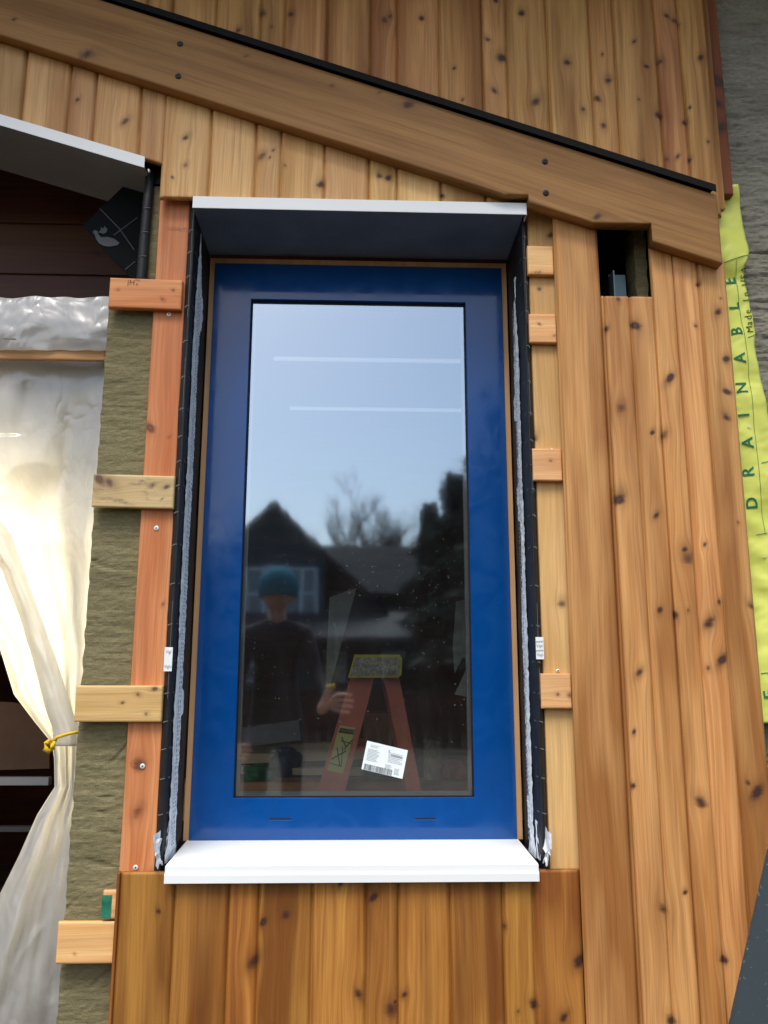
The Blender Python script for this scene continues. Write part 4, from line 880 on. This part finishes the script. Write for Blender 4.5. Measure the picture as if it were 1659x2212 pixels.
for (px, py, yv, w_, sd_, lab) in ((1075, 850, 19, 2.6, 3, 'tall dark conifer at the right edge of the pane reflection'), (990, 1030, 21, 2.2, 4, 'dark conifer left of the tallest one in the pane reflection'), (930, 1095, 22.0, 1.7, 6, 'smallest dark conifer in the pane reflection')):
    p = MP(px, 1443, yv); p.z = 0; evergreen(p, MP(px, py, yv).z, w_, sd_, lab)
# ------------------------------------------------------------ the photographer (mirrored in the pane)
def skin(name, chain_pts, edges, radii, mat, parent, sub=2, root=0):
    me = bpy.data.meshes.new(name); me.from_pydata([tuple(p) for p in chain_pts], edges, []); o = bpy.data.objects.new(name, me); COL.objects.link(o)
    sk = o.modifiers.new('skin', 'SKIN'); sk.use_smooth_shade = True
    for i, r in enumerate(radii):
        v = me.skin_vertices[0].data[i]; v.radius = (r, r) if not hasattr(r, '__len__') else r; v.use_root = i == root
    sb = o.modifiers.new('sub', 'SUBSURF'); sb.levels = sub; sb.render_levels = sub
    bpy.context.view_layer.update(); m2_ = bpy.data.meshes.new_from_object(o.evaluated_get(bpy.context.evaluated_depsgraph_get())); bpy.data.objects.remove(o)
    m2_.name = name; m2_.materials.clear(); return link(name, m2_, mat, parent, True)
M_skin = plain('skin', (.78, .46, .32), .5, .4); M_jack = plain('black_jacket', (.022, .022, .025), .8, .2, bmp=.3, bscale=12); M_hat = plain('teal_knit', (.022, .14, .20), .9, .1, bmp=.5, bscale=120); M_jean = plain('dark_trousers', (.03, .035, .05), .8)
hx, hz = -.49, .52+CZ; by = -D-.36
per = thing('person', (hx, by, 0), 'person in a teal knit hat and black jacket holding up a phone', 'person')
Vv = lambda *a: Vector(a)
sx_ = hx; zs_ = hz-.22
hand = Vv(-.085, -D-.035, CZ-.10); hand2 = Vv(-.72, -D-.25, CZ-.42)
pts = [Vv(sx_, by, .93), Vv(sx_, by, 1.12), Vv(sx_, by, zs_-.06), Vv(sx_, by+.0, zs_+.07), Vv(sx_+.17, by+.02, zs_-.03), Vv(sx_+.24, by+.05, zs_-.26), hand+Vv(-.05, -.05, -.06), Vv(sx_-.17, by+.02, zs_-.03), Vv(sx_-.22, by+.06, zs_-.27), hand2+Vv(-.05, -.04, -.05),
       Vv(sx_+.10, by, .86), Vv(sx_+.11, by+.02, .48), Vv(sx_+.11, by, .10), Vv(sx_-.10, by, .86), Vv(sx_-.11, by+.02, .48), Vv(sx_-.11, by, .10)]
skin('body', pts, [(0, 1), (1, 2), (2, 3), (2, 4), (4, 5), (5, 6), (2, 7), (7, 8), (8, 9), (0, 10), (10, 11), (11, 12), (0, 13), (13, 14), (14, 15)],
     [(.15, .11), (.15, .11), (.13, .11), .055, .07, .052, .04, .07, .052, .04, .085, .065, .055, .085, .065, .055], M_jack, per)
head_c = Vv(sx_, by+.02, hz)
q = MB(); r_ = bmesh.ops.create_uvsphere(q.bm, u_segments=32, v_segments=24, radius=1)
for v in r_['verts']:
    c_ = v.co; x, y, z = c_.x*.076, c_.y*.095, c_.z*.115
    if z < 0: x *= 1-.28*(-z/.115)**1.5; y *= 1-.12*(-z/.115)
    if c_.y > .6 and abs(c_.x) < .28: y += .020*max(0, 1-abs(c_.x)/.26)*max(0, 1-abs(z+.012)/.032)
    if c_.y > .4: y -= .010*max(0, 1-abs(abs(c_.x)-.36)/.16)*max(0, 1-abs(z-.012)/.022)
    v.co = head_c+Vv(x, y, z)
q.tube([head_c+Vv(0, -.01, -.20), head_c+Vv(0, -.005, -.07)], .052, 14)
for s_ in (-1, 1): q.ball(head_c+Vv(s_*.076, -.005, -.005), .02, (.4, .8, 1.4))
for v in q.bm.verts: v.co = head_c+(v.co-head_c)*1.2
hd = q.build('head', plain('face_skin_dimmed', (.36, .20, .14), .6, .3), per, smooth=True)  # face skin darkened apart from the hands so the reflected head looks dim
for s_ in (-1, 1):
    q = MB(); q.ball(head_c+Vv(s_*.030, .080, .012), .0105, (1.2, .7, .8)); q.build('eye', plain('eye_dark', (.05, .04, .04), .3), hd, smooth=True)
q = MB(); q.ball(head_c+Vv(0, .082, -.052), .022, (1.1, .35, .3)); q.build('mouth', plain('lips', (.40, .15, .12), .5), hd, smooth=True)
q = MB(); r_ = bmesh.ops.create_uvsphere(q.bm, u_segments=32, v_segments=20, radius=1)
for v in r_['verts']:
    c_ = v.co; v.co = head_c+Vv(c_.x*.125, c_.y*.14-.006, .03+max(-.3, c_.z)*.15)
q.build('knit_hat', M_hat, per, smooth=True)
# hand round the phone: palm, four curled fingers, thumb
def make_hand(o_, name='hand', sc=1.1):
    P_, E_, R_ = [], [], []
    def add(p, r, par=None):
        P_.append(o_+p*sc); R_.append(r*sc if not hasattr(r, '__len__') else (r[0]*sc, r[1]*sc)); i = len(P_)-1
        if par is not None: E_.append((par, i))
        return i
    w0 = add(Vv(-.055, -.015, -.045), .024); p1 = add(Vv(-.025, -.012, -.02), (.030, .018), w0); p2 = add(Vv(.005, -.005, .0), (.032, .013), p1)
    for k, (dz, L) in enumerate(((.030, .92), (.010, 1.0), (-.010, .95), (-.030, .76))):
        a = add(Vv(.018, .006, dz), .0095, p2); b_ = add(Vv(.018+.034*L, .026, dz*1.15), .0088, a); c_ = add(Vv(.018+.058*L, .030, dz*1.15-.002), .0080, b_); add(Vv(.018+.080*L, .022, dz*1.12-.004), .0068, c_)
    a = add(Vv(-.02, .004, .022), .012, p1); b_ = add(Vv(-.012, .018, .048), .0105, a); add(Vv(.008, .018, .068), .009, b_)
    return skin(name, P_, E_, R_, M_skin, per, 2)
make_hand(hand+Vv(-.055, 0, -.035), sc=1.4)
make_hand(hand2)
q = MB(); q.tube([hand+Vv(-.075, .030, .052), hand+Vv(-.035, .034, .060)], .014, 12); tag(q.build('yellow_marker', M_rope), 'small yellow marker gripped beside the phone, mirrored in the pane', 'marker')
ph_ = MB(); ph_.box(-.052, .016, -D-.0225, -D-.0145, CZ-.125, CZ+.015)
pho = ph_.build('phone', plain('phone_black', (.012, .012, .014), .25, .6), bevel=.003); tag(pho, 'black phone held upright in front of the teal hatted person', 'phone')
